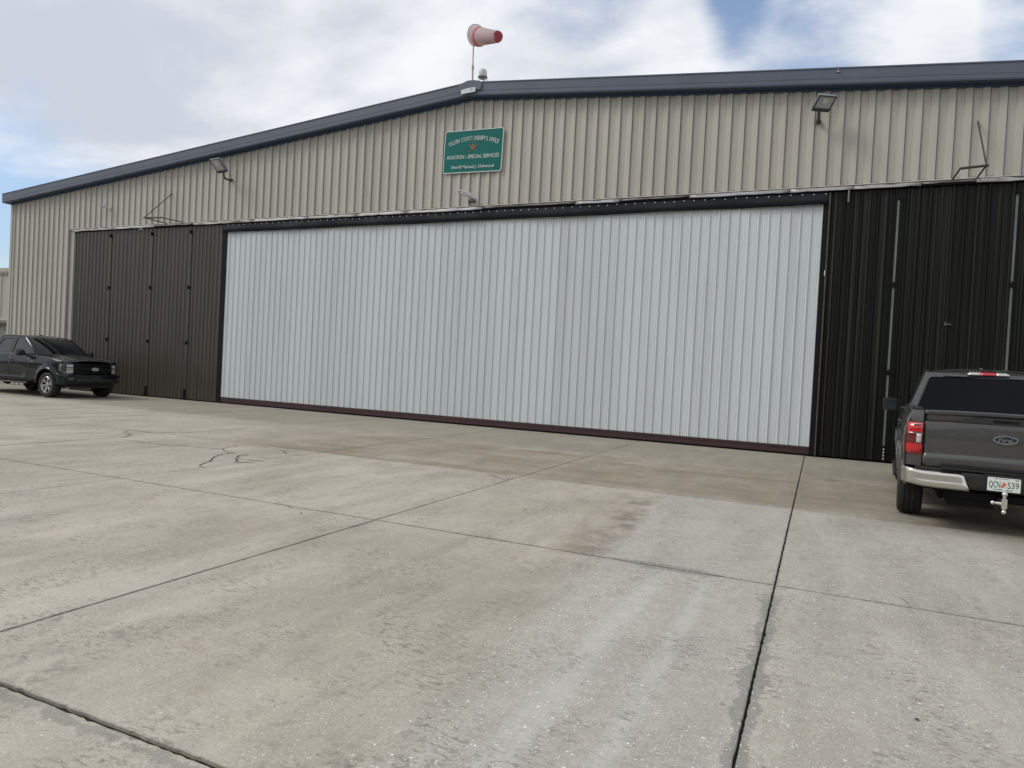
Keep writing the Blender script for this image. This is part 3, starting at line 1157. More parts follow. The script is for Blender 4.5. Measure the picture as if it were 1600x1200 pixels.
# ================================================================== FLOODLIGHTS
def floodlight(label, base, tilt, yaw, arm, hgt, wid, mats):
    fl = thing('floodlight', label, 'floodlight', base, 0, 'floodlights on the gable wall')
    hd = Matrix.Translation(Vector(arm[-1])) @ Matrix.Rotation(yaw, 4, 'Z') @ Matrix.Rotation(tilt, 4, 'X')
    # head: face in local XZ, looking toward -Y, pivot at the bottom edge

    def put(b, name, m, **kw):
        o = b.build(name, m, fl, **kw)
        o.matrix_local = hd
        return o
    w, h = wid, hgt
    b = MB()
    rows = []
    for y, s, z0, z1 in ((-.045, 1.0, 0, h), (.0, 1.0, 0, h), (.06, .86, .03, h - .03), (.085, .6, .08, h - .08)):
        rows.append([(-w / 2 * s, y, z0), (w / 2 * s, y, z0), (w / 2 * s, y, z1), (-w / 2 * s, y, z1)])
    b.grid(rows, True)
    b.add(rows[-1], [(0, 1, 2, 3)])
    b.add(rows[0], [(3, 2, 1, 0)])
    put(b, 'housing', mats[0], bevel=.012)
    b = MB()
    b.sheet([(-w / 2, 0), (w / 2, 0), (w / 2, h), (-w / 2, h)], [[(-w / 2 + .03, .085), (w / 2 - .03, .085), (w / 2 - .03, h - .03), (-w / 2 + .03, h - .03)]],
            lambda u, v, d: (u, d, v), -.060, -.046)
    put(b, 'bezel', mats[1])
    b = MB()
    b.span((-w / 2 + .03, -.052, .085), (w / 2 - .03, -.047, h - .03))
    put(b, 'lens', MT['lens'])
    b = MB()
    b.span((-.05, -.056, h * .52), (.055, -.053, h * .78))
    put(b, 'led_array', MT['led'])
    b = MB()
    b.tube(arm, .032, 10)
    b.lathe([(0, -.02), (.06, -.02), (.06, .01), (.02, .02)], 14, 'Y', arm[0])
    b.build('arm', mats[1], fl, smooth=50)


floodlight('dark floodlight on short arm high on the wall above the right black doors', (-.37, -.06, 7.66), R(56), R(30),
           [(0, 0, 0), (0, -.16, .0), (0, -.25, .03), (0, -.28, .10), (0, -.29, .17)], .40, .41, (MT['fixturegrey'], MT['fixture']))
floodlight('grey floodlight on bent arm at upper left of wall under the sloping eave', (-18.42, -.06, 7.52), R(46), R(-6),
           [(0, 0, 0), (-.02, -.14, -.02), (-.03, -.26, .0), (-.03, -.30, .08), (-.03, -.31, .19)], .50, .47, (MT['fixturegrey'], MT['fixture']))


# ================================================================== CAMERAS
def security_camera(label, loc, pts, L, r, face):
    c = thing('security_camera', label, 'security camera', loc, 0, 'security cameras on the gable wall')
    a, d = Vector(pts[0]), Vector(pts[1])
    b = MB()
    b.tube([a, a + (d - a) * .08, a + (d - a) * .92, d], [r * .7, r, r * .92, r * .75], 14)
    b.build('housing', MT['camwhite'], c, smooth=40)
    b = MB()
    t = (d - a).normalized()
    b.tube([d - t * .002, d + t * .016], r * .82, 14)
    b.build('lens', MT['camblack'], c, smooth=40)
    b = MB()
    sh = [(a + t * .04 + Vector((0, 0, r * 1.15))), d + t * .05 + Vector((0, 0, r * 1.15))]
    side = t.cross(Vector((0, 0, 1))).normalized()
    rows = []
    for q in sh:
        rows.append([q - side * r * 1.1 - Vector((0, 0, r * .6)), q - side * r * .8, q + side * r * .8, q + side * r * 1.1 - Vector((0, 0, r * .6))])
    b.grid(rows)
    o = b.build('sunshield', MT['camwhite'], c)
    md = o.modifiers.new('thick', 'SOLIDIFY')
    md.thickness = .004
    b = MB()
    b.tube([(0, 0, 0), (0, -.07, .0), a + (d - a) * .35 - Vector((0, 0, r))], r * .38, 8)
    b.lathe([(0, -.02), (r * .9, -.02), (r * .9, .03)], 12, 'Y')
    b.build('bracket', MT['camwhite'], c, smooth=40)
    if face:
        b = MB()
        for k in range(5):
            x = -.13 + k * .055
            b.tube([(x, -.045, -.05 + .012 * (k % 2)), (x + .03, -.05, -.10), (x + .02, -.046, -.13)], .009, 6)
        b.box((-.02, -.03, -.10), (.20, .03, .05))
        b.box((.0, -.05, -.03), (.05, .02, .03))
        b.build('cable', MT['steel'], c)


security_camera('pale bullet camera with tangled cables on the ledge below the green sign', (-9.22, -.05, 6.40),
                [(.10, -.16, .00), (-.24, -.34, .10)], .3, .06, True)
security_camera('tiny white bullet camera high at the left end of the wall', (-24.45, -.05, 6.86),
                [(-.05, -.10, .05), (-.16, -.24, .06)], .3, .055, False)


# ================================================================== BRACKETS
def bracket(label, xr, xl, zr, top):
    b0 = (xr, -.06, zr)
    t = thing('stay_bracket', label, 'bracket', b0, 0, 'steel stay brackets over the doors')
    dx = xl - xr
    b = MB()
    b.tube([(0, 0, 0), (0, -.86, .0)], .018, 6)
    b.tube([(dx, 0, 0), (dx, -.86, -.03)], .018, 6)
    b.build('outrigger', MT['steel'], t)
    b = MB()
    e = .04 if dx < 0 else -.04
    b.tube([(e, -.86, .0), (dx, -.86, -.03)], .026, 6)
    b.build('crossbar', MT['steel'], t)
    b = MB()
    b.tube([(0, -.85, .02), (top[0] - xr, .03, top[1] - zr)], .016, 6)
    b.build('brace', MT['steel'], t)


bracket('rusty stay bracket with brace rod above the right black doors', 2.77, 2.33, 6.19, (2.72, 7.385))
bracket('dark stay bracket with brace rod above the left black doors', -21.45, -20.62, 6.20, (-21.25, 7.24))


# ================================================================== WINDSOCK AND ANTENNA
def make_windsock():
    w = thing('windsock', 'faded pink and white windsock on thin pole at the roof ridge', 'windsock', (-9.98, 1.0, 9.50))
    b = MB()
    b.tube([(0, 0, -.15), (-.03, 0, 1.15)], .026, 10)
    b.tube([(-.03, 0, 1.10), (-.065, 0, 2.28)], .019, 10)
    b.build('pole', MT['pole'], w, smooth=60)
    b = MB()
    b.tube([(-.03, 0, 1.06), (-.032, 0, 1.18)], .036, 10)
    b.build('collar', MT['pole'], w, smooth=60)
    # fabric cone leaning away from its mouth ring
    c0 = Vector((-.05, .12, 2.15))
    c1 = Vector((1.00, -.48, 1.66))
    ax = (c1 - c0).normalized()
    u = ax.cross(Vector((0, 0, 1))).normalized()
    v = u.cross(ax)
    n = 28

    def ring(t, rad, k0=1.0):
        q = c0 + (c1 - c0) * t
        sag = Vector((0, 0, -.03 * math.sin(t * math.pi)))
        row = []
        for k in range(n):
            a = 2 * math.pi * k / n
            rr = rad * (1 + .03 * math.sin(3 * a + t * 6) + (.22 * math.exp(-((t - .16) / .14) ** 2) * max(0, -math.sin(a))))
            row.append(q + sag + (u * math.cos(a) + v * math.sin(a)) * rr)
        return row

    def seg(t0, t1, m, name):
        b = MB()
        rows = []
        N = max(3, int((t1 - t0) * 26))
        for i in range(N + 1):
            t = t0 + (t1 - t0) * i / N
            rad = .268 * (1 - t) + .162 * t
            rows.append(ring(t, rad))
        b.grid(rows, True)
        o = b.build(name, m, w, smooth=180)
        md = o.modifiers.new('thick', 'SOLIDIFY')
        md.thickness = .003
        return o
    seg(0, .20, MT['sockwhite'], 'fabric_panel')
    seg(.20, .28, MT['sockred'], 'fabric_seam')
    seg(.28, .90, MT['sockwhite'], 'fabric_panel')
    seg(.90, 1.0, MT['sockwhite'], 'fabric_hem')
    b = MB()
    rows = []
    for i in range(5):
        t = .60 + i * .1
        rad = (.268 * (1 - t) + .162 * t) - .008
        rows.append(ring(t, rad))
    b.grid(rows, True)
    b.build('lining', MT['sockred'], w, smooth=180)
    b = MB()
    pth = ring(0, .287)
    b.tube(pth + [pth[0]], .010, 6)
    b.tube([pth[int(n * .25)], (-.065, 0, 2.27)], .010, 6)
    b.tube([pth[int(n * .75)], (-.06, 0, 1.9)], .010, 6)
    b.build('mouth_ring', MT['steel'], w)


for _m in ('sockred', 'sockwhite'):          # thin nylon lets light through
    _t = NT(MT[_m].node_tree)
    _b = _t.n['Principled BSDF']
    _o = _t.n['Material Output']
    _tr = _t.new('ShaderNodeBsdfTranslucent')
    _tr.inputs['Color'].default_value = (.86, .70, .72, 1) if _m == 'sockwhite' else (.88, .34, .36, 1)
    _mx = _t.new('ShaderNodeMixShader')
    _mx.inputs[0].default_value = .55
    _t.l.new(_b.outputs[0], _mx.inputs[1])
    _t.l.new(_tr.outputs[0], _mx.inputs[2])
    _t.l.new(_mx.outputs[0], _o.inputs[0])
make_windsock()


def make_dome():
    d = thing('rooftop_antenna', 'white dome antenna on three legs beside the windsock pole', 'antenna', (-9.66, 1.0, 9.60))
    b = MB()
    b.lathe([(0, .93), (.05, .925), (.085, .908), (.112, .875), (.122, .83), (.128, .71), (.125, .695)], 28)
    b.build('dome', MT['camwhite'], d, smooth=50)
    b = MB()
    b.lathe([(.125, .696), (.145, .693), (.145, .675), (.10, .645), (.0, .645)], 28)
    b.build('base_plate', MT['fixturegrey'], d, smooth=40)
    for a in (100, 220, 340):
        b = MB()
        x, y = .09 * math.cos(R(a)), .09 * math.sin(R(a))
        b.tube([(x, y, .66), (x * 1.05, y * 1.05, -.25)], .012, 6)
        b.build('leg', MT['camwhite'], d)
    b = MB()
    b.tube([(.11, 0, .67), (.14, .0, .56), (.08, 0, .42), (.03, 0, .1)], .010, 6)
    b.build('cable', MT['fixturegrey'], d)


make_dome()


# ================================================================== PEBBLES
def make_pebbles():
    spots = [(-4.87, -11.62, 'dark pebble beside the long diagonal joint left of centre'),
             (-3.05, -9.9, 'dark pebble on the concrete left of the brown smear'),
             (.52, -13.4, 'dark pebble on the near right slab just right of the damp joint'),
             (1.45, -12.9, 'rightmost dark pebble on the near right slab'),
             (-6.2, -10.4, 'small dark pebble on the slab below the cluster of cracks')]
    for k, (x, y, lab) in enumerate(spots):
        b = MB()
        rows = []
        r0 = .006 + .004 * rng.random()
        for h, rr in ((0, .8), (.35, 1), (.7, .75), (.9, .3)):
            rows.append([(rr * r0 * 1.5 * math.cos(a) * (1 + .2 * rng.normal() * .5), rr * r0 * math.sin(a), h * r0 * .8) for a in np.linspace(0, 2 * math.pi, 9)[:-1]])
        b.grid(rows, True)
        b.add(rows[-1], [tuple(range(8))])
        o = b.build('pebble', MT['stone'], None, smooth=60)
        o.location = (x, y, .003)
        o.rotation_euler = (0, 0, rng.random() * 6)
        tag(o, lab, 'pebble', 'loose pebbles on the concrete')


make_pebbles()


# ================================================================== PICKUP TRUCKS
WB0, WB1 = 1.22, 4.91      # axle positions ahead of the rear bumper
RW = .405                  # tyre radius
LIFT = .03


def smoothstep(x, a, b):
    t = min(1, max(0, (x - a) / (b - a)))
    return t * t * (3 - 2 * t)


def half_w(X):
    w = 1.005
    if X < .40:
        w -= .05 * ((.40 - X) / .40) ** 2
    if X > 4.9:
        w -= .075 * ((X - 4.9) / .6) ** 2
    return w


ZS = [.44, .52, .58, .64, .70, .76, .90, 1.05, 1.14, 1.20, 1.27, 1.34, 1.40]
FS = [.050, .030, .022, .020, .012, .004, 0, 0, .006, .022, .034, .060, .085]
FD = [.050, .034, .040, .050, .046, .018, .004, 0, .006, .022, .034, .060, .085]


def side_y(X, z):
    door = smoothstep(X, 1.95, 2.25) * (1 - smoothstep(X, 3.6, 3.9))
    f = np.interp(z, ZS, FS) * (1 - door) + np.interp(z, ZS, FD) * door
    fl = 0
    for xa in (WB0, WB1):
        d = math.hypot(X - xa, z - (RW + .02))
        fl = max(fl, .028 * (1 - smoothstep(d, .47, .66)))
    return half_w(X) - f + fl


def side_top(X):
    if X < 1.83:
        return 1.385 + .012 * smoothstep(X, .2, 1.0)
    if X < 3.0:
        return 1.345
    if X < 3.95:
        return 1.345 - .055 * smoothstep(X, 2.98, 3.30)
    return 1.30 - .035 * smoothstep(X, 3.95, 4.9) - .085 * smoothstep(X, 4.7, 5.55)


def side_low(X):
    z = .50 if X < 1.8 else (.47 if X < 4.1 else .52)
    ra = .485
    for xa in (WB0, WB1):
        if abs(X - xa) < ra:
            z = max(z, RW + .03 + math.sqrt(ra * ra - (X - xa) ** 2))
    return z


def side_panel(X0, X1, sgn, zmin=None, zmax=None, step=.035):
    xs = list(np.arange(X0, X1, step)) + [X1]
    for xa in (WB0, WB1):
        for e in (-.485, .485):
            for q in (-.0005, .0005):
                if X0 < xa + e < X1:
                    xs.append(xa + e + q)
            for k in np.linspace(-.484, .484, 30):
                if X0 < xa + k < X1:
                    xs.append(xa + k)
    xs = sorted(set(round(float(x), 4) for x in xs))
    rows = []
    N = 22
    for x in xs:
        zl = side_low(x) if zmin is None else max(zmin, side_low(x))
        zt = side_top(x) if zmax is None else min(zmax, side_top(x))
        row = []
        for k in range(N + 1):
            z = zl + (zt - zl) * k / N
            row.append((x, sgn * side_y(x, z), z))
        # return flange inward at the top
        row.append((x, sgn * (side_y(x, zt) - .012), zt + .010))
        row.append((x, sgn * (side_y(x, zt) - .055), zt + .012))
        rows.append(row)
    b = MB()
    b.grid(rows)
    return b


def solid(o, th=.012):
    md = o.modifiers.new('thick', 'SOLIDIFY')
    md.thickness = th
    md.offset = -1
    return o


def rounded(poly, r, n=4):
    out = []
    m = len(poly)
    for i in range(m):
        p0, p1, p2 = (Vector(poly[(i + k) % m]) for k in (-1, 0, 1))
        a = (p0 - p1)
        c = (p2 - p1)
        rr = min(r, a.length * .45, c.length * .45)
        s, e = p1 + a.normalized() * rr, p1 + c.normalized() * rr
        for k in range(n + 1):
            t = k / n
            q = s * (1 - t) ** 2 + p1 * 2 * t * (1 - t) + e * t * t
            out.append((q.x, q.y))
    return out


def inset(poly, d):
    c = Vector((sum(q[0] for q in poly) / len(poly), sum(q[1] for q in poly) / len(poly)))
    out = []
    for q in poly:
        v = Vector(q) - c
        L = v.length
        q2 = c + v * (max(0, L - d) / L)
        out.append((q2.x, q2.y))
    return out


GB, GT = .935, .735       # half width of the cab at belt (z 1.34) and roof rail (z 1.86)


def green_y(z):
    return GB - (GB - GT) * (z - 1.33) / (1.86 - 1.33)


def wheel(t, X, sgn, steer=0.0, alloy='alloy'):
    w = bpy.data.objects.new('wheel', None)
    COL.objects.link(w)
    w.empty_display_size = .1
    w.parent = t
    w.location = (X, sgn * .868, RW)
    w.rotation_euler = (0, 0, steer)
    hw = .138
    b = MB()
    pr = [(.245, -hw + .02), (.275, -hw + .004), (.335, -hw - .004), (.372, -hw + .004), (.392, -hw + .022), (.400, -hw + .045)]
    g = [(-.070, 1), (-.066, 0), (-.056, 0), (-.052, 1), (-.012, 1), (-.008, 0), (.008, 0), (.012, 1), (.052, 1), (.056, 0), (.066, 0), (.070, 1)]
    pr += [(.405 if k else .394, h) for h, k in g]
    pr += [(r, -h) for r, h in pr[:6][::-1]]
    b.lathe(pr, 48, 'Y')
    b.build('tyre', MT['tyre'], w, smooth=35)
    b = MB()
    s = sgn
    b.lathe([(.262, s * (hw - .012)), (.250, s * (hw - .004)), (.240, s * (hw - .020)), (.232, s * (hw - .075)), (.225, -s * hw * .8), (.255, -s * (hw - .01))], 40, 'Y')
    b.build('rim', MT[alloy], w, smooth=40)
    b = MB()
    b.lathe([(.0, s * .035), (.228, s * .030)], 32, 'Y')
    b.build('brake_disc', MT['flatblack'], w)
    b = MB()
    for k in range(6):
        a0 = 2 * math.pi * k / 6 + .25
        for da in (-.17, .17):
            rows = []
            for r, hwid, y in ((.055, .030, .085), (.13, .024, .105), (.20, .026, .115), (.242, .036, .112)):
                a = a0 + da * smoothstep(r, .05, .2)
                c = Vector((math.cos(a) * r, 0, math.sin(a) * r))
                tv = Vector((-math.sin(a), 0, math.cos(a)))
                rows.append([c - tv * hwid + Vector((0, s * (y - .045), 0)), c - tv * hwid * .8 + Vector((0, s * y, 0)),
                             c + tv * hwid * .8 + Vector((0, s * y, 0)), c + tv * hwid + Vector((0, s * (y - .045), 0))])
            b.grid(rows)
    b.lathe([(0, s * .105), (.045, s * .105), (.060, s * .092), (.066, s * .06)], 24, 'Y')
    b.build('spoke', MT[alloy], w, smooth=40)
    return w


def script_ford(width):
    """Flowing script for the oval emblem, drawn as tapered strokes in a unit-wide frame, then scaled."""
    st = [
        [(-.40, .02), (-.43, .08), (-.38, .13), (-.28, .12), (-.18, .11), (-.10, .13), (-.06, .16)],     # F top bar
        [(-.22, .11), (-.25, .02), (-.29, -.08), (-.35, -.13), (-.41, -.10), (-.39, -.05)],              # F stem and curl
        [(-.32, .0), (-.24, .015), (-.16, .02)],                                                          # F cross
        [(-.08, .03), (-.13, .0), (-.14, -.06), (-.09, -.09), (-.04, -.05), (-.05, .01), (-.09, .03), (-.03, .02)],   # o
        [(-.03, .02), (.02, .03), (.03, .0), (.01, -.08)],                                                # r
        [(.02, -.02), (.06, .03), (.10, .025)],
        [(.24, .02), (.19, .03), (.14, -.02), (.14, -.07), (.19, -.09), (.24, -.03)],                     # d bowl
        [(.33, .17), (.28, .06), (.24, -.04), (.25, -.09), (.31, -.07), (.38, -.01)],                     # d stem
    ]
    b = MB()
    for s in st:
        pts = []
        for i in range(len(s) - 1):
            p0, p1, p2, p3 = (Vector(s[min(max(i + k, 0), len(s) - 1)]) for k in (-1, 0, 1, 2))
            for k in range(5):
                t = k / 5
                pts.append(.5 * ((2 * p1) + (p2 - p0) * t + (2 * p0 - 5 * p1 + 4 * p2 - p3) * t * t + (3 * p1 - p0 - 3 * p2 + p3) * t ** 3))
        pts.append(Vector(s[-1]))
        n = len(pts)
        rows = []
        for k, q in enumerate(pts):
            t = (pts[min(k + 1, n - 1)] - pts[max(k - 1, 0)]).normalized()
            nn = Vector((-t.y, t.x)) * .014 * (.55 + .45 * math.sin(math.pi * (k + .5) / n))
            rows.append([((q.x + nn.x) * width, 0, (q.y + nn.y) * width), ((q.x - nn.x) * width, 0, (q.y - nn.y) * width)])
        b.grid(rows)
    return b


def oval_emblem(t, X, z, w, h, facing):
    """facing +1: looks forward (+X), -1: looks back (-X)."""
    def place(o, dx):
        o.matrix_local = Matrix.Translation((X + facing * dx, 0, z)) @ Matrix.Rotation(R(90) * facing, 4, 'Z')
        return o
    n = 36
    ell = lambda a, c: [(a * math.cos(2 * math.pi * k / n), c * math.sin(2 * math.pi * k / n)) for k in range(n)]
    f = lambda u, v, d: (u, d, v)
    b = MB()
    b.prism(ell(w / 2, h / 2), f, -.008, .006)
    e = place(b.build('oval_emblem', MT['oval'], t), .006)
    b = MB()
    b.sheet(ell(w / 2, h / 2), [ell(w / 2 - .011, h / 2 - .010)], f, -.012, -.0075)
    r = b.build('emblem_rim', MT['chrome'], e)
    b = script_ford(w * .92)
    o = b.build('emblem_script', MT['chrome'], e)
    o.location = (0, -.0105, -.003)


def make_pickup(label, loc, rz, paint, rear_plate, chrome_rear, alloy, glass):
    GL = MT[glass]
    t = thing('pickup_truck', label, 'pickup truck', loc, rz, 'pickup trucks parked by the hangar')
    P = MT[paint]
    BP = MT['blackplastic']
    # ---- underbody and frame
    b = MB()
    b.span((.42, -.60, .36), (5.40, .60, .56))
    b.span((1.80, -.90, .44), (4.15, .90, .62))
    b.span((4.30, -.66, .50), (5.50, .66, 1.05))
    b.span((.16, -.80, .56), (1.80, .80, .78))
    b.span((.20, -.62, .45), (.9, -.45, .60))
    b.span((.20, .45, .45), (.9, .62, .60))
    b.build('underbody', MT['flatblack'], t)
    # inner wheel housings
    for xa in (WB0, WB1):
        for s in (1, -1):
            b = MB()
            rows = []
            for k in range(17):
                a = math.pi * k / 16
                rows.append([(xa + .50 * math.cos(a), s * .60, RW + .04 + .50 * math.sin(a)), (xa + .50 * math.cos(a), s * (half_w(xa) - .03), RW + .04 + .50 * math.sin(a))])
            b.grid(rows)
            b.build('wheel_housing', MT['flatblack'], t)
    b = MB()
    b.tube([(WB0, -.75, RW), (WB0, .75, RW)], .055, 10)
    b.lathe([(.0, -.14), (.15, -.08), (.17, 0), (.15, .08), (0, .14)], 16, 'Y', (WB0, 0, RW))
    b.tube([(WB1, -.75, RW - .03), (WB1, .75, RW - .03)], .045, 10)
    b.build('axle', MT['flatblack'], t, smooth=60)
    b = MB()
    b.tube([(2.2, -.45, .42), (.9, -.52, .44), (.30, -.66, .40), (.12, -.70, .34)], .042, 10)
    b.tube([(.62, .42, .28), (.56, .44, .60)], .035, 8)
    b.tube([(.50, .56, .34), (.46, .58, .58)], .024, 8)
    b.span((.25, .05, .30), (.95, .50, .46))
    b.build('exhaust', MT['flatblack'], t, smooth=50)

    # ---- outer skin, one part per panel and side
    for s in (1, -1):
        o = side_panel(.13, 1.805, s).build('bed_side', P, t, smooth=40)
        solid(o)
        o = side_panel(1.845, 2.955, s, zmin=.55).build('rear_door', P, t, smooth=40)
        solid(o)
        b = MB()
        b.box((2.02, s * (side_y(2.05, 1.13) + .018), 1.135), (.20, .030, .034))
        b.build('handle', P if paint == 'navy' else BP, o, bevel=.008)
        o = side_panel(2.963, 3.945, s, zmin=.55).build('front_door', P, t, smooth=40)
        solid(o)
        b = MB()
        b.box((3.12, s * (side_y(3.12, 1.12) + .018), 1.125), (.20, .030, .034))
        b.build('handle', P if paint == 'navy' else BP, o, bevel=.008)
        o = side_panel(3.953, 5.50, s).build('fender', P, t, smooth=40)
        solid(o)
        # fender badge
        b = MB()
        b.box((4.20, s * (side_y(4.2, 1.10) + .008), 1.12), (.16, .014, .03))
        b.build('fender_badge', MT['chrome'], o)
        # rocker
        b = MB()
        rows = []
        for x in np.linspace(1.84, 4.30, 12):
            rows.append([(x, s * (side_y(x, .54) - .002), .547), (x, s * (side_y(x, .5) - .006), .50), (x, s * (side_y(x, .46) - .03), .455), (x, s * .80, .45)])
        b.grid(rows)
        b.build('rocker_panel', P, t, smooth=50)
        # running board
        b = MB()
        b.prism([(.90, .385), (1.06, .395), (1.075, .42), (1.05, .445), (.90, .44)], lambda u, v, d: (d, s * u, v), 1.95, 4.02)
        b.build('running_board', MT['blackplastic'], t, bevel=.01)
        # wheel arch lips
        for xa in (WB0, WB1):
            b = MB()
            rows = []
            for k in range(29):
                a = R(-6) + R(192) * k / 28
                rr = []
                for d, e in ((.468, -.02), (.470, .016), (.488, .022), (.515, .014), (.530, .0)):
                    x, z = xa + d * math.cos(a), RW + .03 + d * math.sin(a)
                    rr.append((x, s * (side_y(x, max(z, .5)) + e), max(z, .44)))
                rows.append(rr)
            b.grid(rows)
            b.build('wheel_arch', P, t, smooth=40)
        wheel(t, WB0, s, 0, alloy)
        wheel(t, WB1, s, 0, alloy)
    # ---- bed box, rails, tailgate
    b = MB()
    for s in (1, -1):
        b.span((.17, s * .80, .80), (1.80, s * .83, 1.37))
    b.span((.17, -.83, .80), (1.80, .83, .84))
    b.span((1.77, -.83, .80), (1.80, .83, 1.37))
    b.build('bed_liner', MT['blackplastic'], t)
    for s in (1, -1):
        b = MB()
        b.prism([(.80, 1.372), (.925, 1.392), (.925, 1.412), (.90, 1.418), (.80, 1.414)], lambda u, v, d: (d, s * u, v), .16, 1.80)
        b.build('bed_rail', BP, t)
    # rear corner post of the bed: body skin round the tail lamp
    for s in (1, -1):
        b = MB()
        rows = []
        for z in (.74, .80, .87):
            rows.append([(.20, s * (side_y(.20, z) - .001), z), (.145, s * (side_y(.16, z) - .012), z), (.118, s * .925, z), (.108, s * .86, z), (.106, s * .80, z), (.18, s * .795, z)])
        b.grid(rows)
        b.build('corner_panel', P, t, smooth=50)
        b = MB()
        rows = []
        for z in (1.255, 1.30, 1.34, 1.375, 1.395):
            k = (z - 1.255) / .14
            rows.append([(.20, s * (side_y(.20, z) - .001), z), (.150, s * (side_y(.16, z) - .012 - .012 * k), z), (.122 + .02 * k * k, s * .925, z), (.110 + .02 * k * k, s * .86, z), (.108 + .02 * k * k, s * .80, z), (.18, s * .795, z)])
        b.grid(rows)
        b.build('corner_cap', P, t, smooth=50)
        # tail lamp
        def lamp(z0, z1, m, name, par, y0=.80, y1=None, off=0.0):
            b = MB()
            rows = []
            N = 5
            for k in range(N + 1):
                z = z0 + (z1 - z0) * k / N
                full = [(.205, side_y(.205, z) + .004), (.150, side_y(.17, z) - .003), (.112, .935), (.098, .87), (.094, .80)]
                pts = [q for q in full if y0 <= q[1] <= (y1 or 9)]
                if y1:
                    pts = [(.094 + .004 * (yy - .80) / .07, yy) for yy in np.linspace(y1, y0, 3)]
                rows.append([(a - off, s * c, z) for a, c in pts])
            b.grid(rows)
            o = b.build(name, m, par, smooth=50)
            md = o.modifiers.new('thick', 'SOLIDIFY')
            md.thickness = .012
            return o
        tl = lamp(.875, 1.25, MT['redlens'], 'tail_light', t)
        lamp(1.00, 1.135, MT['darkred'], 'lamp_section', tl, off=.004)
        lamp(1.010, 1.115, MT['clearlens'], 'reversing_lamp', tl, .812, .862, off=.008)
        lamp(1.225, 1.236, MT['clearlens'], 'lamp_glint', tl, .815, .90, off=.006)
        lamp(.892, .900, MT['darkred'], 'lamp_section', tl, off=.005)
    # tailgate skin
    prof = [(.165, 1.412), (.120, 1.412), (.104, 1.400), (.104, 1.372), (.112, 1.362), (.140, 1.352), (.146, 1.300), (.128, 1.285), (.112, 1.275),
            (.106, 1.22), (.103, 1.10), (.104, .97), (.108, .905), (.098, .890), (.090, .870), (.092, .80), (.105, .752), (.13, .745)]
    b = MB()
    rows = []
    for yy in np.linspace(-.788, .788, 41):
        bow = .012 * (abs(yy) / .79) ** 2
        rows.append([(a + bow, yy, z - .012 * (abs(yy) / .79) ** 3) for a, z in prof])
    b.grid(rows)
    tg = solid(b.build('tailgate', P, t, smooth=30), .02)
    b = MB()
    pol = [(.20, 1.352), (-.20, 1.352), (-.42, 1.290), (-.48, 1.278), (.48, 1.278), (.42, 1.290)]
    b.prism(pol, lambda u, v, d: (d, u, v), .099, .15)
    b.build('handle_bezel', BP, tg, bevel=.004)
    b = MB()
    b.box((.097, 0, 1.315), (.012, .24, .028))
    b.build('handle', MT['flatblack'], tg, bevel=.005)
    oval_emblem(t, .098, 1.115, .235, .095, -1)
    # ---- rear bumper
    bc = MT['bumperchrome'] if chrome_rear else P
    b = MB()
    b.prism([(.06, .52), (.02, .56), (.0, .70), (.03, .735), (.18, .745), (.30, .72), (.30, .52)], lambda u, v, d: (u + (.0 if abs(d) < .5 else .08), d, v), -.405, .405)
    b.span((.09, -.86, .53), (.28, .86, .735))
    bs = b.build('rear_bumper', BP, t, bevel=.012)
    for s in (1, -1):
        b = MB()
        rows = []
        N = 14
        for k in range(N + 1):
            u = k / N
            # inner end at y .36..., wraps round the corner to the side
            yin_t, yin_b = .385, .315
            row = []
            for v in np.linspace(0, 1, 9):
                yi = yin_b + (yin_t - yin_b) * v
                yo = 1.0
                yy = yi + (yo - yi) * min(1, u * 1.12)
                z0 = .505 + .030 * smoothstep(yy, .7, 1.0)
                z1 = .700 + .020 * smoothstep(yy, .78, .95)
                z = z0 + (z1 - z0) * v
                xx = -.012 + .030 * ((yy - .3) / .7) ** 2 + .10 * smoothstep(yy, .86, 1.0) ** 2
                crease = -.010 * math.exp(-((v - .28) / .07) ** 2) * (1 - smoothstep(yy, .80, .92)) * smoothstep(yy, .30, .36)
                xx += crease + .016 * smoothstep(v, .85, 1.0) + .02 * (1 - smoothstep(v, 0, .15))
                if u * 1.12 > 1:
                    xx += (u * 1.12 - 1) * 1.6
                    yy -= .006
                row.append((xx, s * yy, z))
            rows.append(row)
        b.grid(rows)
        cp = b.build('bumper_cap', bc, bs, smooth=60)
        solid(cp, .012)
        b = MB()
        b.lathe([(0, -.006), (.017, -.006), (.020, .006)], 16, 'X', (.035, s * .80, .645))
        b.build('parking_sensor', MT['galvdark'], bs, smooth=40)
        b = MB()
        b.lathe([(0, -.008), (.012, -.006), (.012, .006)], 12, 'X', (.035, s * .80, .645))
        b.build('sensor_eye', MT['bumperchrome'], bs, smooth=40)
    b = MB()
    b.box((.10, 0, .742), (.22, 1.2, .012))
    b.build('step_pad', BP, bs)
    # ---- hitch and ball mount
    b = MB()
    b.span((.02, -.04, .395), (.5, .04, .465))
    b.span((.2, -.55, .40), (.28, .55, .48))
    hr = b.build('hitch_receiver', MT['flatblack'], t, bevel=.006)
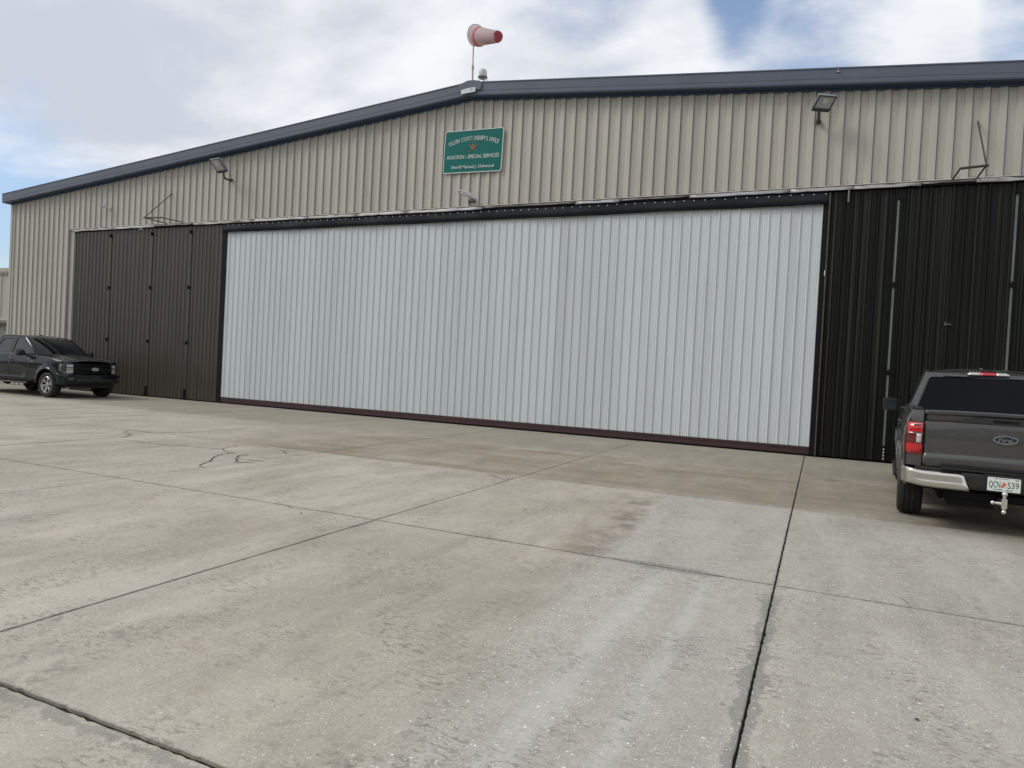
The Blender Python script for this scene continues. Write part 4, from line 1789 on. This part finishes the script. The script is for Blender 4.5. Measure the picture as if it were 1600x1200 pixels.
    if rear_plate:
        b = MB()
        b.span((-.10, -.022, .405), (.03, .022, .45))
        b.span((-.135, -.026, .375), (-.09, .026, .48))
        b.tube([(-.112, 0, .36), (-.112, 0, .51)], .018, 12)
        b.tube([(-.112, 0, .425), (-.112, .085, .428)], [.022, .014], 12)
        bm_ = b.build('ball_mount', MT['chrome'], hr, smooth=40)
        for q, rr in (((-.112, 0, .530), .030), ((-.112, .105, .428), .023), ((-.112, 0, .335), .026)):
            b = MB()
            b.lathe([(max(.0005, rr * math.sin(a)), -rr * math.cos(a)) for a in np.linspace(0.01, math.pi - .01, 12)], 18, 'Z', q)
            b.build('tow_ball', MT['chrome'], bm_, smooth=180)
    # ---- licence plate
    b = MB()
    b.span((-.004, -.165, .545), (.01, .165, .705))
    b.span((-.012, -.19, .705), (.02, .19, .725))
    b.build('plate_recess', BP, bs)
    if rear_plate:
        pl = MB()
        pp = rounded([(-.1525, -.076), (.1525, -.076), (.1525, .076), (-.1525, .076)], .012)
        pl.prism(pp, lambda u, v, d: (d, u, v + .622), -.010, -.006)
        lp = pl.build('licence_plate', MT['platewhite'], bs)

        def onplate(me, name, u, z):
            o = link(name, me, lp)
            o.matrix_local = Matrix.Translation((-.0105, -u, z)) @ Matrix.Rotation(R(-90), 4, 'Z')
            return o
        onplate(text_mesh('QCN', MT['plategreen'], .070, .104, offset=.0, depth=.001), 'plate_lettering', -.085, .586)
        onplate(text_mesh('S39', MT['plategreen'], .070, .104, offset=.0, depth=.001), 'plate_lettering', .085, .586)
        for q, rr in (((.006, .625), .016), ((-.012, .606), .017), ((-.004, .642), .010)):
            b = MB()
            b.lathe([(0, -.0022), (rr * .8, -.0018), (rr, 0)], 14, 'X', (-.0105, -q[0], q[1]))
            b.build('orange_emblem', MT['plateorange'], lp, smooth=60)
        b = MB()
        for u, z, w, h in ((-.055, .5655, .085, .006), (.05, .5635, .06, .008), (-.03, .569, .03, .004), (-.07, .684, .018, .010), (.0, .686, .10, .004)):
            b.box((-.0108, -u, z), (.0012, w, h))
        b.build('plate_marking', MT['plategreen'], lp)
        b = MB()
        b.box((-.0108, -.118, .683), (.0012, .034, .018))
        b.build('plate_sticker', MT['amber'], lp)
    # ---- cab: side frames with window openings
    outer = [(1.850, 1.345), (2.0, 1.60), (2.10, 1.80), (2.18, 1.868), (2.7, 1.885), (3.25, 1.868), (3.42, 1.835), (3.75, 1.640), (4.05, 1.43), (4.24, 1.29),
             (3.94, 1.285), (3.30, 1.285), (3.0, 1.34)]
    wr = rounded([(2.02, 1.385), (2.17, 1.66), (2.27, 1.795), (2.86, 1.812), (2.86, 1.385)], .05)
    wf = rounded([(2.985, 1.375), (2.985, 1.812), (3.22, 1.802), (3.38, 1.765), (3.66, 1.60), (3.93, 1.405), (3.90, 1.335), (3.32, 1.330), (3.12, 1.365)], .035)
    for s in (1, -1):
        f = lambda u, v, d: (u, s * (green_y(v) - d), v)
        b = MB()
        b.sheet(outer, [wr, wf], f, .0, .03)
        cs = b.build('cab_side', P, t)
        for wv, nm in ((wr, 'side_window'), (wf, 'side_window')):
            b = MB()
            b.prism(wv, f, .014, .022)
            sw = b.build(nm, GL, cs)
            b = MB()
            b.sheet(wv, [inset(wv, .016)], f, -.003, .012)
            b.build('window_seal', BP, sw)
    # ---- roof
    b = MB()
    rows = []
    for X in np.linspace(2.10, 3.46, 24):
        zr = np.interp(X, [2.10, 2.18, 2.4, 2.8, 3.2, 3.36, 3.46], [1.845, 1.875, 1.888, 1.892, 1.880, 1.862, 1.835])
        hw_ = np.interp(X, [2.10, 2.3, 3.2, 3.46], [.735, .735, .73, .735])
        cr = np.interp(X, [2.10, 2.3, 3.2, 3.46], [.050, .065, .065, .045])
        row = []
        for u in np.linspace(-1, 1, 23):
            row.append((X + (.035 * (1 - u * u) if X > 3.3 else (-.02 * (1 - u * u) if X < 2.2 else 0)), u * hw_, zr + cr * (1 - abs(u) ** 3.2) - .022))
        rows.append(row)
    b.grid(rows)
    rf = solid(b.build('roof', P, t, smooth=50), .02)
    for s in (1, -1):
        b = MB()
        b.tube([(X, s * .715, z) for X, z in ((2.16, 1.866), (2.4, 1.888), (2.8, 1.893), (3.2, 1.880), (3.42, 1.842))], .020, 8)
        b.build('roof_gutter', P, rf, smooth=60)
    b = MB()
    b.prism([(2.92, 0), (3.10, 0), (3.0, .035), (2.95, .04)], lambda u, v, d: (u, d, v + 1.925), -.02, .02)
    b.build('antenna_fin', P, rf, bevel=.006)
    # ---- rear of the cab with its window
    def rear(u, v, d):
        k = (v - 1.33) / (1.86 - 1.33)
        return (1.868 + .225 * k + .03 * (u / .9) ** 2 - .03 + d, u * (GB * (1 - k) + GT * k) / .9, v)
    b = MB()
    ot = [(-.9, 1.30), (-.45, 1.30), (0, 1.30), (.45, 1.30), (.9, 1.30), (.9, 1.5), (.9, 1.86), (.45, 1.893), (0, 1.902), (-.45, 1.893), (-.9, 1.86), (-.9, 1.5)]
    rw = rounded([(-.825, 1.36), (0, 1.36), (.825, 1.36), (.825, 1.80), (.4, 1.812), (0, 1.815), (-.4, 1.812), (-.825, 1.80)], .04)
    b.sheet(ot, [rw], rear, 0, .03)
    cb = b.build('cab_rear', P, t)
    b = MB()
    rows = []
    for v in np.linspace(1.355, 1.818, 8):
        rows.append([rear(u, v, .010) for u in np.linspace(-.83, .83, 15)])
    b.grid(rows)
    rg = b.build('rear_window', GL, cb, smooth=180)
    b = MB()
    b.sheet(rw, [inset(rw, .02)], rear, -.004, .008)
    b.build('window_seal', BP, rg)
    # high brake lamp
    for y0, y1, m in ((-.24, -.09, 'clearlens'), (-.09, .09, 'redlens'), (.09, .24, 'clearlens')):
        b = MB()
        rows = []
        for yy in np.linspace(y0, y1, 5):
            tp = .026 * min(1, (0.245 - abs(yy)) / .05 + .25)
            xx = rear(yy / .82, 1.855, -.022)[0]
            rows.append([(xx, yy, 1.838), (xx - .006, yy, 1.848), (xx + .004, yy, 1.838 + tp + .012), (xx + .03, yy, 1.838 + tp + .018)])
        b.grid(rows)
        o = b.build('high_brake_light', MT[m], cb, smooth=40)
        solid(o, .01)
    # ---- windscreen
    def ws(u, k):
        # u -1..1 across, k 0 base .. 1 header
        X = 4.24 + .20 * (1 - u * u) * (1 - k) + (3.43 - 4.24) * k + .045 * (1 - u * u) * k
        y = u * ((.880) * (1 - k) + .715 * k)
        z = 1.285 + .04 * (1 - u * u) * (1 - k) + (1.842 - 1.285) * k + .032 * (1 - abs(u) ** 3) * k
        z += .035 * math.sin(math.pi * k)
        return (X, y, z)
    b = MB()
    b.grid([[ws(u, k) for u in np.linspace(-.985, .985, 21)] for k in np.linspace(.0, 1, 13)])
    wsx = solid(b.build('windscreen', MT['screenglass'], t, smooth=180), .01)
    for s in (1, -1):
        b = MB()
        rows = []
        for k in np.linspace(0, 1, 13):
            q = Vector(ws(s * .985, k))
            rows.append([q + Vector((.006, -s * .035, .008)), q + Vector((.010, s * .012, .010)), q + Vector((-.03, s * .055, -.012)), q + Vector((-.07, s * .06, -.05))])
        b.grid(rows)
        b.build('pillar_trim', P, wsx, smooth=50)
    b = MB()
    b.tube([(4.33, -.65, 1.31), (4.22, -.1, 1.395)], .010, 6)
    b.tube([(4.42, .05, 1.335), (4.24, .62, 1.38)], .010, 6)
    b.build('wiper', MT['flatblack'], wsx)
    # ---- bonnet
    b = MB()
    rows = []
    for k in np.linspace(0, 1, 26):
        row = []
        for u in np.linspace(-1, 1, 41):
            Xb = 4.26 + .21 * (1 - u * u)
            Xf = 5.70 - .20 * abs(u) ** 3
            X = Xb + (Xf - Xb) * k
            y = u * (.905 - .045 * k)
            ze = side_top(min(X, 5.5)) + .012
            crown = .060 * (1 - u * u) - .005
            bulge = .030 * (smoothstep(.62 - abs(u), 0, .12)) * (1 - .5 * k)
            z = ze + crown + bulge - .055 * smoothstep(k, .82, 1.0) ** 2
            row.append((X, y, z))
        rows.append(row)
    b.grid(rows)
    solid(b.build('bonnet', P, t, smooth=60), .015)
    b = MB()
    b.grid([[(4.20 + .23 * (1 - u * u) + dx, u * .88, 1.275 + .05 * (1 - u * u) + dz) for u in np.linspace(-1, 1, 15)] for dx, dz in ((-.06, -.03), (.0, .01), (.08, .012), (.10, -.03))])
    b.build('cowl', BP, t)

    # ---- front end
    def fx(y):
        return 5.74 - .20 * (abs(y) / .95) ** 2.6
    b = MB()
    rows = []
    for yy in np.linspace(-.93, .93, 47):
        rows.append([(fx(yy) - .10, yy, z) for z in np.linspace(.60, 1.12, 4)])
    b.grid(rows)
    b.build('grille_backing', MT['flatblack'], t)
    # grille surround and bars
    b = MB()

    def ff(off):
        return lambda u, v, d: (fx(u) + off + d, u, v)
    gr_o = [(-.60, .84), (-.60, 1.06), (-.52, 1.115), (-.26, 1.125), (0, 1.128), (.26, 1.125), (.52, 1.115), (.60, 1.06), (.60, .84), (.52, .775), (.26, .765), (0, .762), (-.26, .765), (-.52, .775)]
    gr_i = [(-.54, .85), (-.54, 1.04), (-.48, 1.078), (-.24, 1.085), (0, 1.087), (.24, 1.085), (.48, 1.078), (.54, 1.04), (.54, .85), (.48, .812), (.24, .805), (0, .803), (-.24, .805), (-.48, .812)]
    b.sheet(gr_o, [gr_i], ff(0), -.03, .022)
    gr = b.build('grille', MT['blackgloss'], t, bevel=.006)
    for z0, z1, off in ((.915, .985, .014), (.840, .865, .0), (1.035, 1.060, .0)):
        b = MB()
        b.grid([[(fx(y) + off - .02, y, z0 - .004), (fx(y) + off, y, z0), (fx(y) + off + .004, y, (z0 + z1) / 2), (fx(y) + off, y, z1), (fx(y) + off - .02, y, z1 + .004)] for y in np.linspace(-.54, .54, 21)])
        b.build('grille_bar', MT['flatblack'], gr, smooth=50)
    b = MB()
    for y in np.linspace(-.5, .5, 26):
        b.span((fx(y) - .04, y - .003, .80), (fx(y) - .012, y + .003, 1.085))
    for z in np.arange(.83, 1.08, .03):
        b.grid([[(fx(y) - .015, y, z - .003), (fx(y) - .015, y, z + .003)] for y in np.linspace(-.54, .54, 15)])
    tag(b.build('grille_mesh', BP, gr), kind='stuff')
    oval_emblem(t, fx(0) + .026, .95, .245, .100, 1)
    # headlamps
    for s in (1, -1):
        b = MB()
        pol = [(.625, .79), (.625, 1.10), (.70, 1.125), (.86, 1.118), (.935, 1.09), (.955, 1.02), (.945, .86), (.90, .80), (.75, .775)]
        b.prism([(s * u, v) for u, v in pol], lambda u, v, d: (fx(u) + d, u, v), -.12, .004)
        hl = b.build('headlight', MT['lampdark'], t, bevel=.01)
        for (u0, u1, z0, z1, m) in ((.66, .82, 1.00, 1.085, 'clearlens'), (.66, .82, .925, .975, 'amber'), (.66, .73, .82, .905, 'clearlens'), (.74, .82, .82, .905, 'clearlens')):
            b = MB()
            b.prism([(s * u0, z0), (s * u1, z0), (s * u1, z1), (s * u0, z1)], lambda u, v, d: (fx(u) + d, u, v), .002, .012)
            b.build('lamp_cell', MT[m], hl, bevel=.006)
        # body skin between lamp, wing and bumper
        b = MB()
        rows = []
        for z in np.linspace(.55, 1.13, 10):
            row = []
            for k in range(7):
                u = k / 6
                y = .90 + (side_y(5.50, z) - .90) * math.sin(u * math.pi / 2)
                X = fx(.90) - .01 + (5.49 - fx(.90) + .01) * (1 - math.cos(u * math.pi / 2))
                row.append((X, s * y, z))
            rows.append(row)
        b.grid(rows)
        b.build('fender_corner', P, t, smooth=60)
    # front bumper
    b = MB()
    rows = []

    def bx(y):
        return 5.875 - .17 * (abs(y) / 1.0) ** 2.4 - .26 * smoothstep(abs(y), .86, 1.03) ** 1.5
    prof = [(.10, .76), (.03, .765), (.0, .74), (-.002, .66), (.010, .60), (.02, .56), (.03, .47), (.06, .43), (.16, .40)]
    for yy in np.linspace(-1.02, 1.02, 61):
        rows.append([(bx(yy) - a, yy, z + .02 * (abs(yy)) ** 2) for a, z in prof])
    for s in (-1, 1):
        pass
    b.grid(rows)
    fb = solid(b.build('front_bumper', P, t, smooth=40), .02)
    b = MB()
    b.grid([[(bx(y) - .005 + .014, y, z) for z in (.565, .58, .635, .65)] for y in np.linspace(-.62, .62, 21)])
    solid(b.build('lower_intake', BP, fb), .02)
    b = MB()
    b.prism([(-.15, .595), (.15, .595), (.15, .70), (-.15, .70)], lambda u, v, d: (bx(u) + d, u, v), .0, .012)
    b.build('plate_mount', BP, fb)
    for s in (1, -1):
        b = MB()
        b.prism([(s * .70, .60), (s * .84, .60), (s * .86, .67), (s * .70, .67)], lambda u, v, d: (bx(u) + d, u, v), -.005, .014)
        fg = b.build('fog_light', MT['lampdark'], fb)
    b = MB()
    b.span((5.30, -.78, .34), (5.66, .78, .42))
    b.build('air_dam', BP, t, bevel=.02)
    # ---- mirrors
    for s in (1, -1):
        mm = MB()
        rows = []
        for yy, g, dz in ((1.01, .55, -.01), (1.06, .9, 0), (1.15, 1.0, 0), (1.235, 1.0, .0), (1.262, .82, .0)):
            c = Vector((3.80 + .03 * (1.262 - yy), s * yy, 1.385 + dz))
            ring = [(-.055, -.095), (-.055, .095), (.02, .105), (.075, .06), (.085, -.02), (.06, -.085), (.0, -.105)]
            rows.append([c + Vector((a * g, 0, e * g)) for a, e in ring])
        mm.grid(rows, True)
        mm.add(rows[-1], [tuple(range(7))])
        mm.add(rows[0], [tuple(range(7))])
        mr = mm.build('door_mirror', BP, t, smooth=50)
        b = MB()
        b.box((3.80 - .050, s * 1.152, 1.385), (.012, .185, .165))
        b.build('mirror_glass', MT['mirrorglass'], mr, bevel=.004)
        b = MB()
        b.tube([(3.83, s * .90, 1.32), (3.82, s * 1.05, 1.33)], [.05, .032], 8)
        b.build('mirror_arm', BP, mr, smooth=60)
    raise_cab(t)
    return t


def raise_cab(t):
    def walk(o):
        if o.type == 'MESH' and o.name.split('.')[0] in CABPARTS:
            for v in o.data.vertices:
                if v.co.z > 1.345:
                    v.co.z = 1.345 + (v.co.z - 1.345) * 1.075
        for c in o.children:
            walk(c)
    walk(t)


CABPARTS = {'cab_side', 'side_window', 'window_seal', 'roof', 'roof_gutter', 'antenna_fin', 'cab_rear', 'rear_window', 'high_brake_light',
            'windscreen', 'pillar_trim', 'wiper'}


make_pickup('grey pickup seen from behind with red tail lamp, chrome bumper and white plate', (1.92, -8.05, 0), R(85.3), 'grey', True, True, 'alloy', 'privacyglass')
make_pickup('dark blue pickup parked side-on by the left black doors, facing right', (-27.26, -2.47, 0), R(.4), 'navy', False, False, 'alloy', 'glass')


# ================================================================== TREE LINE ACROSS THE FIELD
def make_treeline():
    b = MB()
    vs, fs = [], []
    n = 9000
    for k in range(n):
        x = rng.uniform(-190, 170)
        top = 8.5 + 2.2 * math.sin(x * .11) + 1.3 * math.sin(x * .37 + 1) + .8 * math.sin(x * .9)
        z = top * (1 - rng.random() ** 1.6 * .98)
        y = -100 - rng.uniform(0, 9) + 2.5 * (z / 11)
        r = rng.uniform(.5, 1.1)
        a = Vector(rng.normal(size=3)).normalized()
        u = a.orthogonal().normalized()
        v = a.cross(u)
        c = Vector((x, y, z))
        o = len(vs)
        vs += [c + u * r, c + v * r, c - u * r, c - v * r]
        fs.append((o, o + 1, o + 2, o + 3))
    b.add(vs, fs)
    o = b.build('tree_line', MT['leaf'])
    tag(o, kind='stuff')


MT['leaf'] = mat('dark_foliage', (.030, .042, .018), .8, var=.4, vscale=.4)
make_treeline()
